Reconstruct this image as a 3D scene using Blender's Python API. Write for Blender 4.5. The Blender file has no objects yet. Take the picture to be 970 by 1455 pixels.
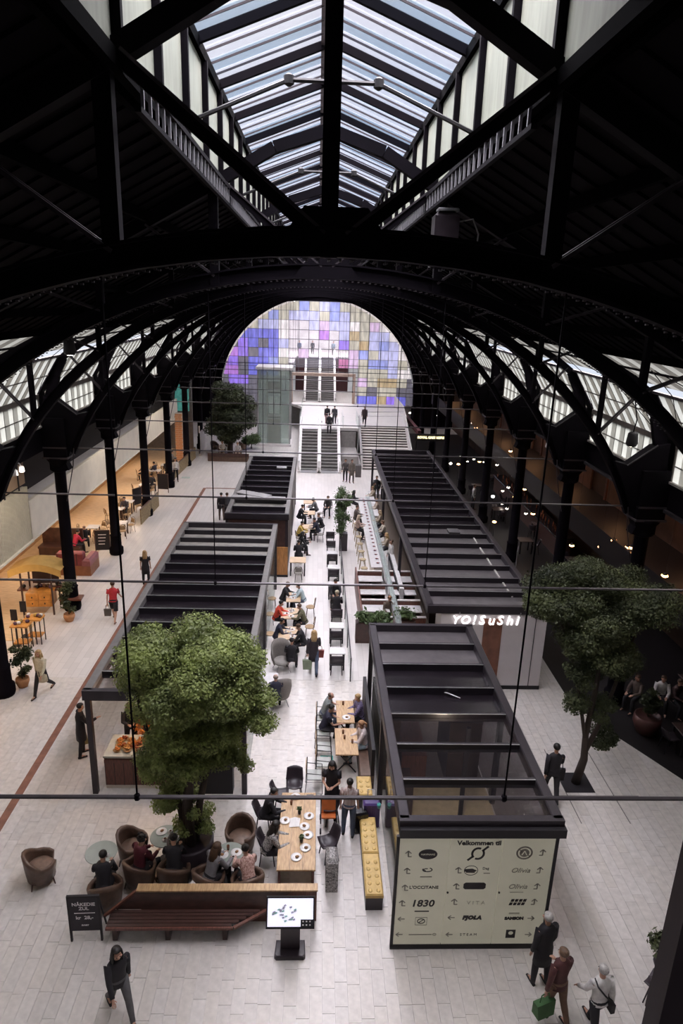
import bpy, bmesh, math, random
import numpy as np
from mathutils import Vector, Matrix
R=random.Random(7)
PI=math.pi
S=bpy.context.scene
C=S.collection
# ---------------------------------------------------------------- camera
F=960.0; CAM_Z=13.0
PITCH,YAW,ROLL=.3015,-.04256,.03305
def cam_rows():
    cy,sy=math.cos(YAW),math.sin(YAW);cp,sp=math.cos(PITCH),math.sin(PITCH);cr,sr=math.cos(ROLL),math.sin(ROLL)
    B=np.array([[1,0,0],[0,0,-1],[0,1,0]],float)
    Ry=np.array([[cy,0,sy],[0,1,0],[-sy,0,cy]])
    Rp=np.array([[1,0,0],[0,cp,-sp],[0,sp,cp]])
    Rr=np.array([[cr,-sr,0],[sr,cr,0],[0,0,1]])
    return Rr@Rp@Ry@B
M=cam_rows()
cam=bpy.data.objects.new('camera',bpy.data.cameras.new('camera')); C.objects.link(cam)
m=Matrix.Identity(4)
for i in range(3):
    m[i][0]=M[0][i]; m[i][1]=-M[1][i]; m[i][2]=-M[2][i]
m[2][3]=CAM_Z
cam.matrix_world=m
cam.data.sensor_fit='VERTICAL'; cam.data.sensor_height=36; cam.data.lens=F/1455*36
cam.data.clip_start=.05; cam.data.clip_end=400
S.camera=cam
def at(px,py,z=0.0):
    """photograph pixel -> real place on the horizontal plane z"""
    d=M.T@np.array([(px-485)/F,(py-727.5)/F,1.0]); t=(z-CAM_Z)/d[2]
    return float(d[0]*t),float(d[1]*t)
def onY(px,py,Y):
    d=M.T@np.array([(px-485)/F,(py-727.5)/F,1.0]); t=Y/d[1]
    return float(d[0]*t),float(CAM_Z+d[2]*t)
# ---------------------------------------------------------------- world, light, exposure
S.view_settings.view_transform='Standard'; S.view_settings.look='None'
S.view_settings.gamma=1; S.view_settings.use_curve_mapping=False
S.view_settings.exposure=0.0
W=bpy.data.worlds.new('overcast sky'); S.world=W; W.use_nodes=True
wn=W.node_tree; bg=wn.nodes['Background']
tc=wn.nodes.new('ShaderNodeTexCoord'); nz=wn.nodes.new('ShaderNodeTexNoise'); nz.inputs['Scale'].default_value=2.0
cr=wn.nodes.new('ShaderNodeValToRGB'); cr.color_ramp.elements[0].color=(.70,.78,.93,1); cr.color_ramp.elements[1].color=(1,.98,1,1)
cr.color_ramp.elements[0].position=.35; cr.color_ramp.elements[1].position=.65
wn.links.new(tc.outputs['Generated'],nz.inputs['Vector']); wn.links.new(nz.outputs['Fac'],cr.inputs[0]); wn.links.new(cr.outputs[0],bg.inputs[0])
bg.inputs[1].default_value=1.0
def light(name,kind,loc,energy,color=(1,1,1),size=1,size_y=None,rot=(0,0,0),spread=None):
    l=bpy.data.lights.new(name,kind); l.energy=energy; l.color=color
    if kind=='AREA':
        l.size=size
        if size_y: l.shape='RECTANGLE'; l.size_y=size_y
        if spread: l.spread=spread
    elif kind=='SUN': l.angle=size
    else: l.shadow_soft_size=size
    o=bpy.data.objects.new(name,l); o.location=loc; o.rotation_euler=rot; C.objects.link(o); return o
light('overcast_daylight','SUN',(0,30,40),62,(1,.93,.915),math.radians(110),rot=(math.radians(-8),0,0))
# ---------------------------------------------------------------- materials
MT={}
def mat(name,col,rough=.6,metal=0,var=.12,scale=6,emit=None,es=1,trans=None,transl=0,coat=0,col2=None,stretch=None,bump=0,spec=.5):
    if name in MT: return MT[name]
    m=bpy.data.materials.new(name); m.use_nodes=True; nt=m.node_tree; b=nt.nodes['Principled BSDF']
    c=Vector(col)
    tcn=nt.nodes.new('ShaderNodeTexCoord'); mp=nt.nodes.new('ShaderNodeMapping'); n=nt.nodes.new('ShaderNodeTexNoise')
    mp.inputs['Scale'].default_value=stretch or (1,1,1)
    n.inputs['Scale'].default_value=scale; n.inputs['Detail'].default_value=4
    nt.links.new(tcn.outputs['Object'],mp.inputs[0]); nt.links.new(mp.outputs[0],n.inputs['Vector'])
    r=nt.nodes.new('ShaderNodeValToRGB'); r.color_ramp.elements[0].position=.3; r.color_ramp.elements[1].position=.7
    a=c*(1-var); d=Vector(col2) if col2 else c*(1+var)
    r.color_ramp.elements[0].color=(*a,1); r.color_ramp.elements[1].color=(*[min(1,x) for x in d],1)
    nt.links.new(n.outputs['Fac'],r.inputs[0]); nt.links.new(r.outputs[0],b.inputs['Base Color'])
    b.inputs['Roughness'].default_value=rough; b.inputs['Metallic'].default_value=metal
    b.inputs['Specular IOR Level'].default_value=spec
    if coat: b.inputs['Coat Weight'].default_value=coat
    if bump:
        bp=nt.nodes.new('ShaderNodeBump'); bp.inputs['Strength'].default_value=bump; nt.links.new(n.outputs['Fac'],bp.inputs['Height']); nt.links.new(bp.outputs[0],b.inputs['Normal'])
    if emit: b.inputs['Emission Color'].default_value=(*emit,1); b.inputs['Emission Strength'].default_value=es
    out=nt.nodes['Material Output']; cur=b.outputs[0]
    if transl:
        t=nt.nodes.new('ShaderNodeBsdfTranslucent'); nt.links.new(r.outputs[0],t.inputs[0]); x=nt.nodes.new('ShaderNodeMixShader'); x.inputs[0].default_value=transl
        nt.links.new(cur,x.inputs[1]); nt.links.new(t.outputs[0],x.inputs[2]); cur=x.outputs[0]
    if trans:
        fac,tcol=trans
        t=nt.nodes.new('ShaderNodeBsdfTransparent'); t.inputs[0].default_value=(*tcol,1); x=nt.nodes.new('ShaderNodeMixShader'); x.inputs[0].default_value=fac
        nt.links.new(cur,x.inputs[1]); nt.links.new(t.outputs[0],x.inputs[2]); cur=x.outputs[0]
    nt.links.new(cur,out.inputs[0])
    MT[name]=m; return m
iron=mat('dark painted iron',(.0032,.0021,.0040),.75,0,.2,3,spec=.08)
iron2=mat('worn iron edge',(.045,.037,.043),.45,.3,.25,8)  # paler iron for rivets, edges and braces
rodm=mat('steel rod',(.10,.09,.095),.4,.6)
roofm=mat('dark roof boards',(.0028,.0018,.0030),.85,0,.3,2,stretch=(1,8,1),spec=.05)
black=mat('matt black',(.010,.008,.011),.6)
purl=mat('shadowed purlin',(.0008,.0006,.0010),.9,spec=.02)  # iron colour darkened to put the roof's shade into it
blackg=mat('black gloss',(.012,.010,.013),.2,coat=.3)
kframe=mat('kiosk frame metal',(.032,.026,.032),.38,.3,.15,4)
kbeam=mat('kiosk beam steel',(.02,.016,.021),.35,.2)
kpanel=mat('kiosk grey roof panel',(.10,.09,.095),.3,0,.2,3)
kglass=mat('kiosk roof glass',(.03,.028,.032),.08,0,trans=(.82,(.86,.84,.86)))
white=mat('white paint',(.72,.68,.68),.5,0,.05)
cream=mat('cream panel',(.74,.68,.58),.55,0,.06,2)
creamd=mat('ribbed cream cladding',(.60,.55,.45),.6,0,.08,2)
wood=mat('light oak',(.50,.30,.14),.45,0,.25,5,stretch=(6,1,1),col2=(.60,.40,.21))
woodr=mat('red brown wood',(.13,.045,.03),.4,0,.35,5,stretch=(8,1,1))
woodd=mat('dark brown wood',(.055,.025,.02),.35,0,.35,5,stretch=(1,9,1))
woodo=mat('orange wood',(.55,.24,.05),.45,0,.25,5)
woodfl=mat('pale wood floor',(.52,.38,.24),.5,0,.2,3,stretch=(1,6,1))
glass=mat('clear glass',(.7,.74,.73),.05,0,trans=(.85,(.94,.97,.96)))
glassg=mat('green lift glass',(.50,.58,.54),.08,0,trans=(.66,(.93,.97,.95)))
steel=mat('brushed steel',(.5,.49,.5),.3,.7)
leather=mat('brown leather',(.11,.065,.045),.4,0,.25,9)
leatherd=mat('worn brown cushion',(.19,.12,.085),.45,0,.25,9)
greyf=mat('grey felt',(.20,.18,.165),.8,0,.1,20)
yellow=mat('mustard leather',(.55,.37,.12),.45,0,.12,9)
plasticd=mat('dark plastic shell',(.03,.022,.028),.4)
terra=mat('terracotta',(.45,.21,.09),.7,0,.15)
soil=mat('soil',(.03,.02,.015),.9)
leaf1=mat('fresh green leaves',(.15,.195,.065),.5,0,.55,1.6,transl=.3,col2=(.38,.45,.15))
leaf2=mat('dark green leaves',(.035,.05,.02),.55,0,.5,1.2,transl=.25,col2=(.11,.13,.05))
leaf3=mat('bamboo leaves',(.10,.15,.06),.5,0,.4,2,transl=.3)
bark=mat('bark',(.05,.035,.028),.8,0,.3,9,stretch=(1,1,.2),bump=.4)
signw=mat('backlit sign face',(.50,.48,.38),.35,0,.04,2,emit=(.50,.48,.37),es=.22)  # faint glow put into the face to brighten the board
ink=mat('black print',(.02,.015,.018),.6)
inkg=mat('grey print',(.22,.20,.17),.6)
chalk=mat('chalk lettering',(.75,.72,.72),.8)
lampw=mat('lit white lamp',(1,1,1),.5,emit=(1,.88,.76),es=14)
lampo=mat('lit warm lamp',(1,.7,.4),.5,emit=(1,.50,.20),es=9)
neonw=mat('lit white letters',(1,1,1),.5,emit=(1,.97,.98),es=1.15)
neony=mat('lit yellow letters',(1,.9,.6),.5,emit=(1,.85,.45),es=2.2)
china=mat('white china',(.75,.72,.70),.25)
skin=mat('skin',(.48,.27,.19),.5,0,.06)
marble=mat('pale table top',(.62,.60,.60),.25,0,.08)
greengl=mat('glass table top',(.33,.36,.32),.1,0,.05)
paneA=mat('bright frosted pane',(.30,.31,.305),.3,0,.08,.8,transl=.85)
paneB=mat('grey frosted pane',(.175,.175,.165),.4,0,.15,.8,transl=.85)
paneV=mat('white frosted upright pane',(.50,.515,.50),.3,0,.08,.8,transl=.85)
paneW=mat('grey frosted upright pane',(.32,.325,.31),.4,0,.15,.8,transl=.85)
paneR=mat('pale roof light pane',(.20,.205,.20),.3,0,.08,.8,transl=.85)
paneS=mat('dim roof light pane',(.125,.125,.12),.4,0,.15,.8,transl=.85)
paneC=mat('bright skylight pane',(.75,.8,.85),.3,0,trans=(.86,(.93,.93,.97)))
paneD=mat('blue grey skylight pane',(.5,.6,.65),.3,0,trans=(.82,(.74,.79,.86)))
monp=mat('grey green monitor panel',(.27,.285,.23),.7,0,.12,3,stretch=(4,4,.5))
# ---------------------------------------------------------------- mesh builder
def V(*a): return Vector(a)
class MB:
    def __init__(s): s.v=[];s.f=[];s.mi=[];s.cm=0
    def add(s,vs,fs):
        n=len(s.v); s.v+=[tuple(v) for v in vs]; s.f+=[tuple(i+n for i in f) for f in fs]; s.mi+=[s.cm]*len(fs); return s
    def box(s,x0,x1,y0,y1,z0,z1):
        return s.add([(x0,y0,z0),(x1,y0,z0),(x1,y1,z0),(x0,y1,z0),(x0,y0,z1),(x1,y0,z1),(x1,y1,z1),(x0,y1,z1)],
          [(3,2,1,0),(4,5,6,7),(0,1,5,4),(1,2,6,5),(2,3,7,6),(3,0,4,7)])
    def bbox(s,x0,x1,y0,y1,z0,z1,b=.02):
        """box with chamfered top rim"""
        return s.prism([(x0,y0),(x1,y0),(x1,y1),(x0,y1)],z0,z1,b)
    def prism(s,poly,z0,z1,b=0):
        n=len(poly); cx=sum(p[0] for p in poly)/n; cy=sum(p[1] for p in poly)/n
        rings=[[(x,y,z0) for x,y in poly]]
        if b:
            rings.append([(x,y,z1-b) for x,y in poly])
            q=[]
            for x,y in poly:
                dx,dy=cx-x,cy-y; q.append((x+math.copysign(min(b,abs(dx)),dx),y+math.copysign(min(b,abs(dy)),dy),z1))
            rings.append(q)
        else: rings.append([(x,y,z1) for x,y in poly])
        vs=[p for r in rings for p in r]; fs=[tuple(range(n))[::-1],tuple((len(rings)-1)*n+i for i in range(n))]
        for k in range(len(rings)-1):
            for i in range(n): j=(i+1)%n; fs.append((k*n+i,k*n+j,(k+1)*n+j,(k+1)*n+i))
        return s.add(vs,fs)
    def xprism(s,poly,y0,y1):
        """polygon in x,z extruded along y"""
        n=len(poly); vs=[(x,y0,z) for x,z in poly]+[(x,y1,z) for x,z in poly]
        fs=[tuple(range(n)),tuple(range(2*n-1,n-1,-1))]+[((i+1)%n,i,n+i,n+(i+1)%n) for i in range(n)]
        return s.add(vs,fs)
    def yprism(s,poly,x0,x1):
        n=len(poly); vs=[(x0,y,z) for y,z in poly]+[(x1,y,z) for y,z in poly]
        fs=[tuple(range(n))[::-1],tuple(range(n,2*n))]+[(i,(i+1)%n,n+(i+1)%n,n+i) for i in range(n)]
        return s.add(vs,fs)
    def beam(s,p,q,w,h=None,up=(0,0,1)):
        p,q=Vector(p),Vector(q); h=h or w; d=(q-p).normalized(); u=Vector(up)
        if abs(d.dot(u))>.98: u=Vector((0,1,0)) if abs(d.y)<.9 else Vector((1,0,0))
        a=d.cross(u).normalized(); b=a.cross(d).normalized(); a*=w/2; b*=h/2
        return s.add([p-a-b,p+a-b,p+a+b,p-a+b,q-a-b,q+a-b,q+a+b,q-a+b],[(0,1,2,3),(7,6,5,4),(1,0,4,5),(2,1,5,6),(3,2,6,7),(0,3,7,4)])
    def tube(s,pts,rad,n=8,side=(1,0,0),cap=True):
        pts=[Vector(p) for p in pts]; k=len(pts); vs=[]
        for i,p in enumerate(pts):
            t=(pts[min(i+1,k-1)]-pts[max(i-1,0)]).normalized(); sd=Vector(side)
            if abs(t.dot(sd))>.95: sd=Vector((0,1,0)) if abs(t.y)<.9 else Vector((0,0,1))
            nn=t.cross(sd).normalized(); sd=nn.cross(t).normalized()
            r=rad[i] if isinstance(rad,list) else rad
            rx,ry=r if isinstance(r,(list,tuple)) else (r,r)
            for j in range(n):
                a=2*PI*j/n; vs.append(p+sd*(rx*math.cos(a))+nn*(ry*math.sin(a)))
        fs=[]
        for i in range(k-1):
            for j in range(n):
                b=(j+1)%n; fs.append((i*n+j,i*n+b,(i+1)*n+b,(i+1)*n+j))
        if cap: fs.append(tuple(range(n))[::-1]); fs.append(tuple((k-1)*n+j for j in range(n)))
        return s.add(vs,fs)
    def lathe(s,prof,c=(0,0,0),n=16,sx=1,sy=1):
        vs=[];k=len(prof)
        for r,z in prof:
            for j in range(n): a=2*PI*j/n; vs.append((c[0]+sx*r*math.cos(a),c[1]+sy*r*math.sin(a),c[2]+z))
        fs=[(i*n+j,i*n+(j+1)%n,(i+1)*n+(j+1)%n,(i+1)*n+j) for i in range(k-1) for j in range(n)]
        fs+= [tuple(range(n))[::-1],tuple((k-1)*n+j for j in range(n))]
        return s.add(vs,fs)
    def ball(s,c,r,n=8,m_=6):
        rx,ry,rz=r if isinstance(r,(tuple,list)) else (r,r,r)
        prof=[(max(.001,math.sin(PI*i/m_)),-math.cos(PI*i/m_)) for i in range(m_+1)]
        vs=[]
        for pr,pz in prof:
            for j in range(n): a=2*PI*j/n; vs.append((c[0]+rx*pr*math.cos(a),c[1]+ry*pr*math.sin(a),c[2]+rz*pz))
        fs=[(i*n+j,i*n+(j+1)%n,(i+1)*n+(j+1)%n,(i+1)*n+j) for i in range(m_) for j in range(n)]
        return s.add(vs,fs)
    def shell(s,sec,th):
        """sheet through rows of points, thickened along normals computed per vertex"""
        r=len(sec); c=len(sec[0]); P=[[Vector(p) for p in row] for row in sec]; vs=[]
        for k in (0,1):
            for i in range(r):
                for j in range(c):
                    a=P[min(i+1,r-1)][j]-P[max(i-1,0)][j]; b=P[i][min(j+1,c-1)]-P[i][max(j-1,0)]
                    nn=a.cross(b); nn=nn.normalized() if nn.length>1e-9 else Vector((0,0,1)); vs.append(P[i][j]+nn*(th if k else 0))
        o=r*c; fs=[]
        for i in range(r-1):
            for j in range(c-1):
                a=i*c+j; fs.append((a,a+c,a+c+1,a+1)); fs.append((o+a,o+a+1,o+a+c+1,o+a+c))
        for i in range(r-1):
            a=i*c; fs.append((a,o+a,o+a+c,a+c)); a=i*c+c-1; fs.append((a+c,o+a+c,o+a,a))
        for j in range(c-1):
            a=j; fs.append((a+1,o+a+1,o+a,a)); a=(r-1)*c+j; fs.append((a,o+a,o+a+1,a+1))
        return s.add(vs,fs)
    def mesh(s,name,mats,smooth=False):
        me=bpy.data.meshes.new(name); me.from_pydata(s.v,[],s.f)
        if not isinstance(mats,(list,tuple)): mats=[mats]
        for x in mats: me.materials.append(x)
        if len(mats)>1: me.polygons.foreach_set('material_index',s.mi)
        if smooth: me.polygons.foreach_set('use_smooth',[True]*len(me.polygons))
        me.update(); return me
    def build(s,name,mats,parent=None,smooth=False,loc=None,**kw):
        return ob(name,s.mesh(name,mats,smooth),parent,loc,**kw)
def ob(name,me,parent=None,loc=None,rz=0,**kw):
    o=bpy.data.objects.new(name,me); C.objects.link(o)
    if parent: o.parent=parent
    if loc: o.location=loc
    if rz: o.rotation_euler=(0,0,rz)
    for k,v in kw.items(): o[k]=v
    return o
def thing(name,label,cat,loc=(0,0,0),rz=0,group=None):
    o=bpy.data.objects.new(name,None); C.objects.link(o); o.empty_display_size=.1
    o.location=loc if len(loc)==3 else (*loc,0); o.rotation_euler=(0,0,rz); o['label']=label; o['category']=cat
    if group:o['group']=group
    return o
def tag(o,label,cat,group=None):
    o['label']=label;o['category']=cat
    if group:o['group']=group
    return o
def struct(name,mb,m,parent=None,smooth=False):
    o=mb.build(name,m,parent,smooth)
    if parent is None:o['kind']='structure'
    return o
KIDS={}
def kids(o):
    return [c for c in bpy.data.objects if c.parent is o]
def dup(proto,loc,rz=0,label=None,group=None,cat=None,override=None):
    """copy of a thing and of each of its parts; proto is a list of (object, children) made by snap()"""
    root,tree=proto
    r=root.copy(); C.objects.link(r); r.location=loc if len(loc)==3 else (*loc,0); r.rotation_euler=(0,0,rz)
    if label:r['label']=label
    if group:r['group']=group
    elif 'group' in r: del r['group']
    for c,sub in tree:
        k=c.copy(); C.objects.link(k); k.parent=r
        if override and c.name.split('.')[0] in override:
            k.material_slots[0].link='OBJECT'; k.material_slots[0].material=override[c.name.split('.')[0]]
        for g in sub:
            h=g.copy(); C.objects.link(h); h.parent=k
    return r
def snap(root):
    ch=[o for o in C.objects if o.parent is root]
    return (root,[(c,[g for g in C.objects if g.parent is c]) for c in ch])
class Proto:
    """first use takes the prototype itself, later uses copy it"""
    def __init__(s,root): s.p=snap(root); s.used=False
    def put(s,loc,rz=0,label=None,group=None,override=None):
        root=s.p[0]
        if not s.used and not override:
            s.used=True; s.first=(loc,rz,label,group); 
            root.location=loc if len(loc)==3 else (*loc,0); root.rotation_euler=(0,0,rz)
            if label: root['label']=label
            if group: root['group']=group
            return root
        return dup(s.p,loc,rz,label,group,override=override)
    def finish(s):
        if not s.used:
            for c,sub in s.p[1]:
                for g in sub: bpy.data.objects.remove(g)
                bpy.data.objects.remove(c)
            bpy.data.objects.remove(s.p[0])
FONT={}
def text_mesh(body,size,m,ext=.004,bold=0,shear=0,spacing=1.0):
    cu=bpy.data.curves.new('t','FONT'); cu.body=body; cu.size=size; cu.extrude=ext; cu.offset=bold; cu.shear=shear; cu.space_character=spacing
    cu.align_x='CENTER'; cu.align_y='CENTER'; cu.resolution_u=3
    o=bpy.data.objects.new('t',cu); C.objects.link(o)
    dg=bpy.context.evaluated_depsgraph_get(); me=bpy.data.meshes.new_from_object(o.evaluated_get(dg))
    bpy.data.objects.remove(o); me.materials.clear(); me.materials.append(m); return me
def text(name,body,size,m,parent,loc,rot,**k):
    o=ob(name,text_mesh(body,size,m,**k),parent,loc); o.rotation_euler=rot; return o
# ================================================================ SHELL
XC=.15; Y0=7.0; SP=6.65; NT=11; YE=73.5
TY=[Y0+SP*i for i in range(NT)]
def rz_(x): return 16.05-.535*abs(x-XC)        # rafter underside line
# floor -----------------------------------------------------------
tmats=[mat('floor stone %s'%n,c,.32,0,.10,7,spec=.45) for n,c in (('pale',(.585,.545,.51)),('grey',(.565,.53,.50)),('warm',(.58,.54,.50)),('light',(.60,.565,.535)))]
fm=mat('far floor stone',(.60,.565,.54),.3,0,.07,2)
nt=fm.node_tree; b_=nt.nodes['Principled BSDF']; br=nt.nodes.new('ShaderNodeTexBrick'); tcn=nt.nodes.new('ShaderNodeTexCoord'); mp=nt.nodes.new('ShaderNodeMapping')
mp.inputs['Rotation'].default_value=(0,0,PI/2); nt.links.new(tcn.outputs['Object'],mp.inputs[0]); nt.links.new(mp.outputs[0],br.inputs[0])
br.inputs['Color1'].default_value=(.63,.595,.575,1); br.inputs['Color2'].default_value=(.56,.53,.51,1); br.inputs['Mortar'].default_value=(.45,.42,.41,1)
br.inputs['Scale'].default_value=1; br.inputs['Brick Width'].default_value=.8; br.inputs['Row Height'].default_value=.25; br.inputs['Mortar Size'].default_value=.006
nt.links.new(br.outputs[0],b_.inputs['Base Color'])
YT=21.4
fl=MB(); fl.box(-16,16,YT,YE+1,-.3,0).box(-16,16,-2,YT,-.3,-.014)
floor=struct('floor',fl,fm)
TW=.25; tiles=[]
xi=-10.9
while xi<10.9:
    y=8.2-R.random()*.8
    while y<YT:
        L=R.choice([.5,.75,.75,1.0]); y1=min(y+L,YT)
        tiles.append((xi,y,y1)); y=y1
    xi+=TW
tiles=[t for t in tiles if t[1]>6.5 and not(t[0]<-8 and t[1]<9)]
tiles.sort(key=lambda t:(t[1]**2+13**2+t[0]**2))
inview=[t for t in tiles if abs((t[0]+.3)/(t[1]*.955+13*.297))*960<500 and t[1]>8.3]
near=set(inview[:300]); cache={}
for t in inview[:300]:
    key=round(t[2]-t[1],2); k=R.randrange(4)
    if (key,k) not in cache:
        mb=MB().prism([(.003,.003),(TW-.003,.003),(TW-.003,key-.003),(.003,key-.003)],-.014,0,.002); cache[(key,k)]=mb.mesh('floor_tile',tmats[k])
    ob('floor_tile',cache[(key,k)],floor,(t[0],t[1],0))
mb=MB()
for t in tiles:
    if t in near: continue
    mb.cm=R.randrange(4)
    x0,x1,y0,y1=t[0]+.003,t[0]+TW-.003,t[1]+.003,t[2]-.003
    mb.add([(x0,y0,0),(x1,y0,0),(x1,y1,0),(x0,y1,0),(x0,y0,-.014),(x1,y0,-.014),(x1,y1,-.014),(x0,y1,-.014)],[(0,1,2,3),(0,4,5,1),(1,5,6,2),(2,6,7,3),(3,7,4,0)])
mb.build('floor_tiles',tmats,floor,kind='stuff')
stripm=mat('red brown floor strip',(.20,.085,.055),.5,0,.2,4)
for k in range(10):
    MB().box(-7.93,-7.72,13.4+k*3.35,13.4+(k+1)*3.35-.01,0,.008).build('inlay_strip',stripm,floor)
MB().box(-7.72,-4.3,46.75,46.95,0,.008).build('inlay_strip',stripm,floor)
# aisle floor, warm boards at the left shops
aw=MB()
aw.box(-15,-11.3,24,60,0,.012); struct('trim_1',aw,woodfl)
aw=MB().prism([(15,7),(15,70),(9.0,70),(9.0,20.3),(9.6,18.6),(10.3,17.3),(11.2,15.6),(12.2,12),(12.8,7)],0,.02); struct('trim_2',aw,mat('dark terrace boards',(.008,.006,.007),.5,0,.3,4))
# outer walls -------------------------------------------------------
wallbr=mat('brown gallery wall',(.085,.045,.032),.7,0,.3,1.5)
wallwarm=mat('warm shop wall',(.42,.26,.13),.6,0,.2,1.5)
darkw=mat('dark plaster',(.014,.010,.014),.8)
struct('wall_left',MB().box(-15.3,-15,-1.5,YE,0,8),wallwarm)
struct('wall_right',MB().box(15,15.3,-1.5,YE,0,8),wallbr)
struct('wall_front',MB().box(-15.3,15.3,-1.8,-1.5,-.3,17.5),darkw)
# left upper fascia and gallery
for i,(y0,y1) in enumerate(((27.2,41.5),(41.5,58))):
    struct('wall_left_fascia',MB().box(-11.95,-11.8,y0,y1-.01,3.03,4.72).box(-11.99,-11.76,y0,y1-.01,2.98,3.03),cream)
mb=MB()
y=12.0
while y<27.2:
    if not 21.6<y<22.5: mb.box(-11.9,-11.8,y,y+.06,3.03,5.35)
    y+=.11
ribs=struct('wall_left_cladding',mb,creamd)
MB().box(-12,-11.9,12,27.2,3.03,5.35).build('backing_panel',creamd,ribs)
MB().box(-12.0,-11.72,12,27.2,2.98,3.06).build('cladding_sill',cream,ribs)
MB().box(-11.95,-11.78,21.75,22.35,2.98,5.9).build('white_pier',white,ribs)
MB().box(-11.84,-11.78,22.35,22.45,3.06,5.9).build('dark_slot',black,ribs)
struct('trim_3',MB().box(-12.0,-11.85,12,27.2,5.5,6.95),mat('tan upper panel',(.30,.20,.13),.6,0,.25,.8))
for k in range(12): MB().box(-11.84,-11.8,12.2+k*1.3,12.26+k*1.3,5.35,6.95).build('mullion',black,bpy.data.objects['trim_3'])
struct('ceiling_left_shops',MB().box(-15,-11.95,12,60,3.03,3.12),white)
struct('ceiling_left_gallery',MB().box(-15,-10.9,-1.5,YE,7.0,7.1),darkw)
struct('ceiling_right_gallery',MB().box(10.95,15,-1.5,YE,7.0,7.1),darkw)
struct('wall_left_gallery',MB().box(-14.95,-14.85,27,60,3.2,7.0),darkw)
# gallery on the right: floor slab, front rail
struct('trim_4',MB().box(11.6,15,-1.5,68,3.5,3.75).box(11.6,11.7,-1.5,68,3.75,4.55),mat('dark gallery front',(.012,.008,.009),.5,0,.2,2))
# concrete partition end of left aisle
struct('wall_left_end',MB().box(-15,-10.9,59.9,60.1,0,7),mat('grey end wall',(.22,.2,.19),.7))
# lower roofs outside the clerestory
struct('ceiling_lower_left',MB().box(-16,-10.95,-1.5,YE,7.75,7.9),roofm)
struct('ceiling_lower_right',MB().box(11.1,16,-1.5,YE,7.75,7.9),roofm)
# spandrels under windows
XWL,XWR=XC-10.9,XC+10.9
struct('wall_left_spandrel',MB().box(XWL-.15,XWL,-1.5,YE,7.0,7.93),iron)
struct('wall_right_spandrel',MB().box(XWR,XWR+.15,-1.5,YE,7.0,7.93),iron)
# clerestory windows, one per bay and side -----------------------------
pan_cache={}
def pane(w,h,m,th=.01):
    k=(round(w,3),round(h,3),m.name)
    if k not in pan_cache: pan_cache[k]=MB().box(-th/2,th/2,0,w,0,h).mesh('pane',m)
    return pan_cache[k]
wf=mat('window frame paint',(.16,.14,.13),.5,.1)
wfl=mat('pale window sill',(.34,.32,.30),.5)
wn_=1
YB=[Y0-SP]+TY
for side in (-1,1):
    X=XC+side*10.92
    for i in range(len(YB)-1):
        y0,y1=YB[i]+.3,YB[i+1]-.3
        fr=MB(); w=y1-y0
        fr.box(X-.05,X+.05,y0,y1,9.05,9.22)
        fr.box(X-.04,X+.04,y0,y0+.07,7.93,9.1).box(X-.04,X+.04,y1-.07,y1,7.93,9.1)
        fr.box(X-.015,X+.015,y0,y1,8.47,8.50)
        o=fr.build('window_%d'%wn_,wf); o['kind']='structure'; wn_+=1
        MB().box(X-.1,X+.08,y0,y1,7.93,8.0).build('sill',wfl,o)
        n=16; dy=(w-.14)/n
        for k in range(n+1):
            if k%2==0: pass
        mu=MB()
        for k in range(2,n,2):
            yy=y0+.07+k*dy; mu.box(X-.015,X+.015,yy-.012,yy+.012,8.0,9.05)
            mu.beam((X,yy,9.22),(XC+side*10.0,yy,10.68),.03,.03,up=(0,1,0))
        mu.build('glazing_bars',wf,o)
        # vertical panes and sloping panes (mansard), roof panes
        ph=1.05
        import_n=n
        for k in range(n):
            m_=paneA if k%2 else paneB
            ob('pane',pane(dy-.02,ph,paneV if k%2 else paneW),o,(X,y0+.07+k*dy+.01,8.0))
            q=ob('pane',pane(dy-.02,1.73,m_),o,(X,y0+.07+k*dy+.01,9.22)); q.rotation_euler=(0,-side*math.atan2(.92,1.46),0)
        # gutter strip at the knee, pale
        MB().box(XC+side*10.0-.06,XC+side*10.0+.06,y0-.3,y1+.3,10.66,10.74).build('eave_strip',iron2,o)
        MB().beam((X,y0-.3,9.2),(XC+side*10,y0-.3,10.7),.62,.05).box(X-.04,X+.04,y0-.61,y0+.01,7.9,9.22).build('end_panel',iron,o)
        # horizontal glazing line on the slope and brace rods
        MB().beam((X-side*.46,y0,9.95),(X-side*.46,y1,9.95),.04,.04).build('cross_bar',wf,o)
        MB().tube([(X-side*.1,y0+.2,9.2),(XC+side*9.6,y0+1.6,10.8),(XC+side*8.3,y0+3.0,11.6)],.012,5).tube([(X-side*.1,y1-.3,9.2),(XC+side*9.6,y1-1.7,10.8),(XC+side*8.2,y1-3.1,11.6)],.012,5).build('brace_rods',iron,o)
        # upper roof glazing from knee to X=8
        ang=math.atan2(.535,1); Lr=2.0/math.cos(ang); n2=12; dy2=(w+.6)/n2
        for k in range(n2):
            m_=paneA if k%2 else paneB
            q=ob('roof_pane',pane(dy2-.03,Lr,paneR if k%2 else paneS),o,(XC+side*10.0,y0-.3+k*dy2,rz_(XC+10)+.22)); q.rotation_euler=(0,-side*(PI/2-ang),0)
        MB().beam((XC+side*9.0,y0-.3,rz_(XC+9)+.18),(XC+side*9.0,y1+.3,rz_(XC+9)+.18),.06,.06).build('purlin',iron,o)
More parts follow.
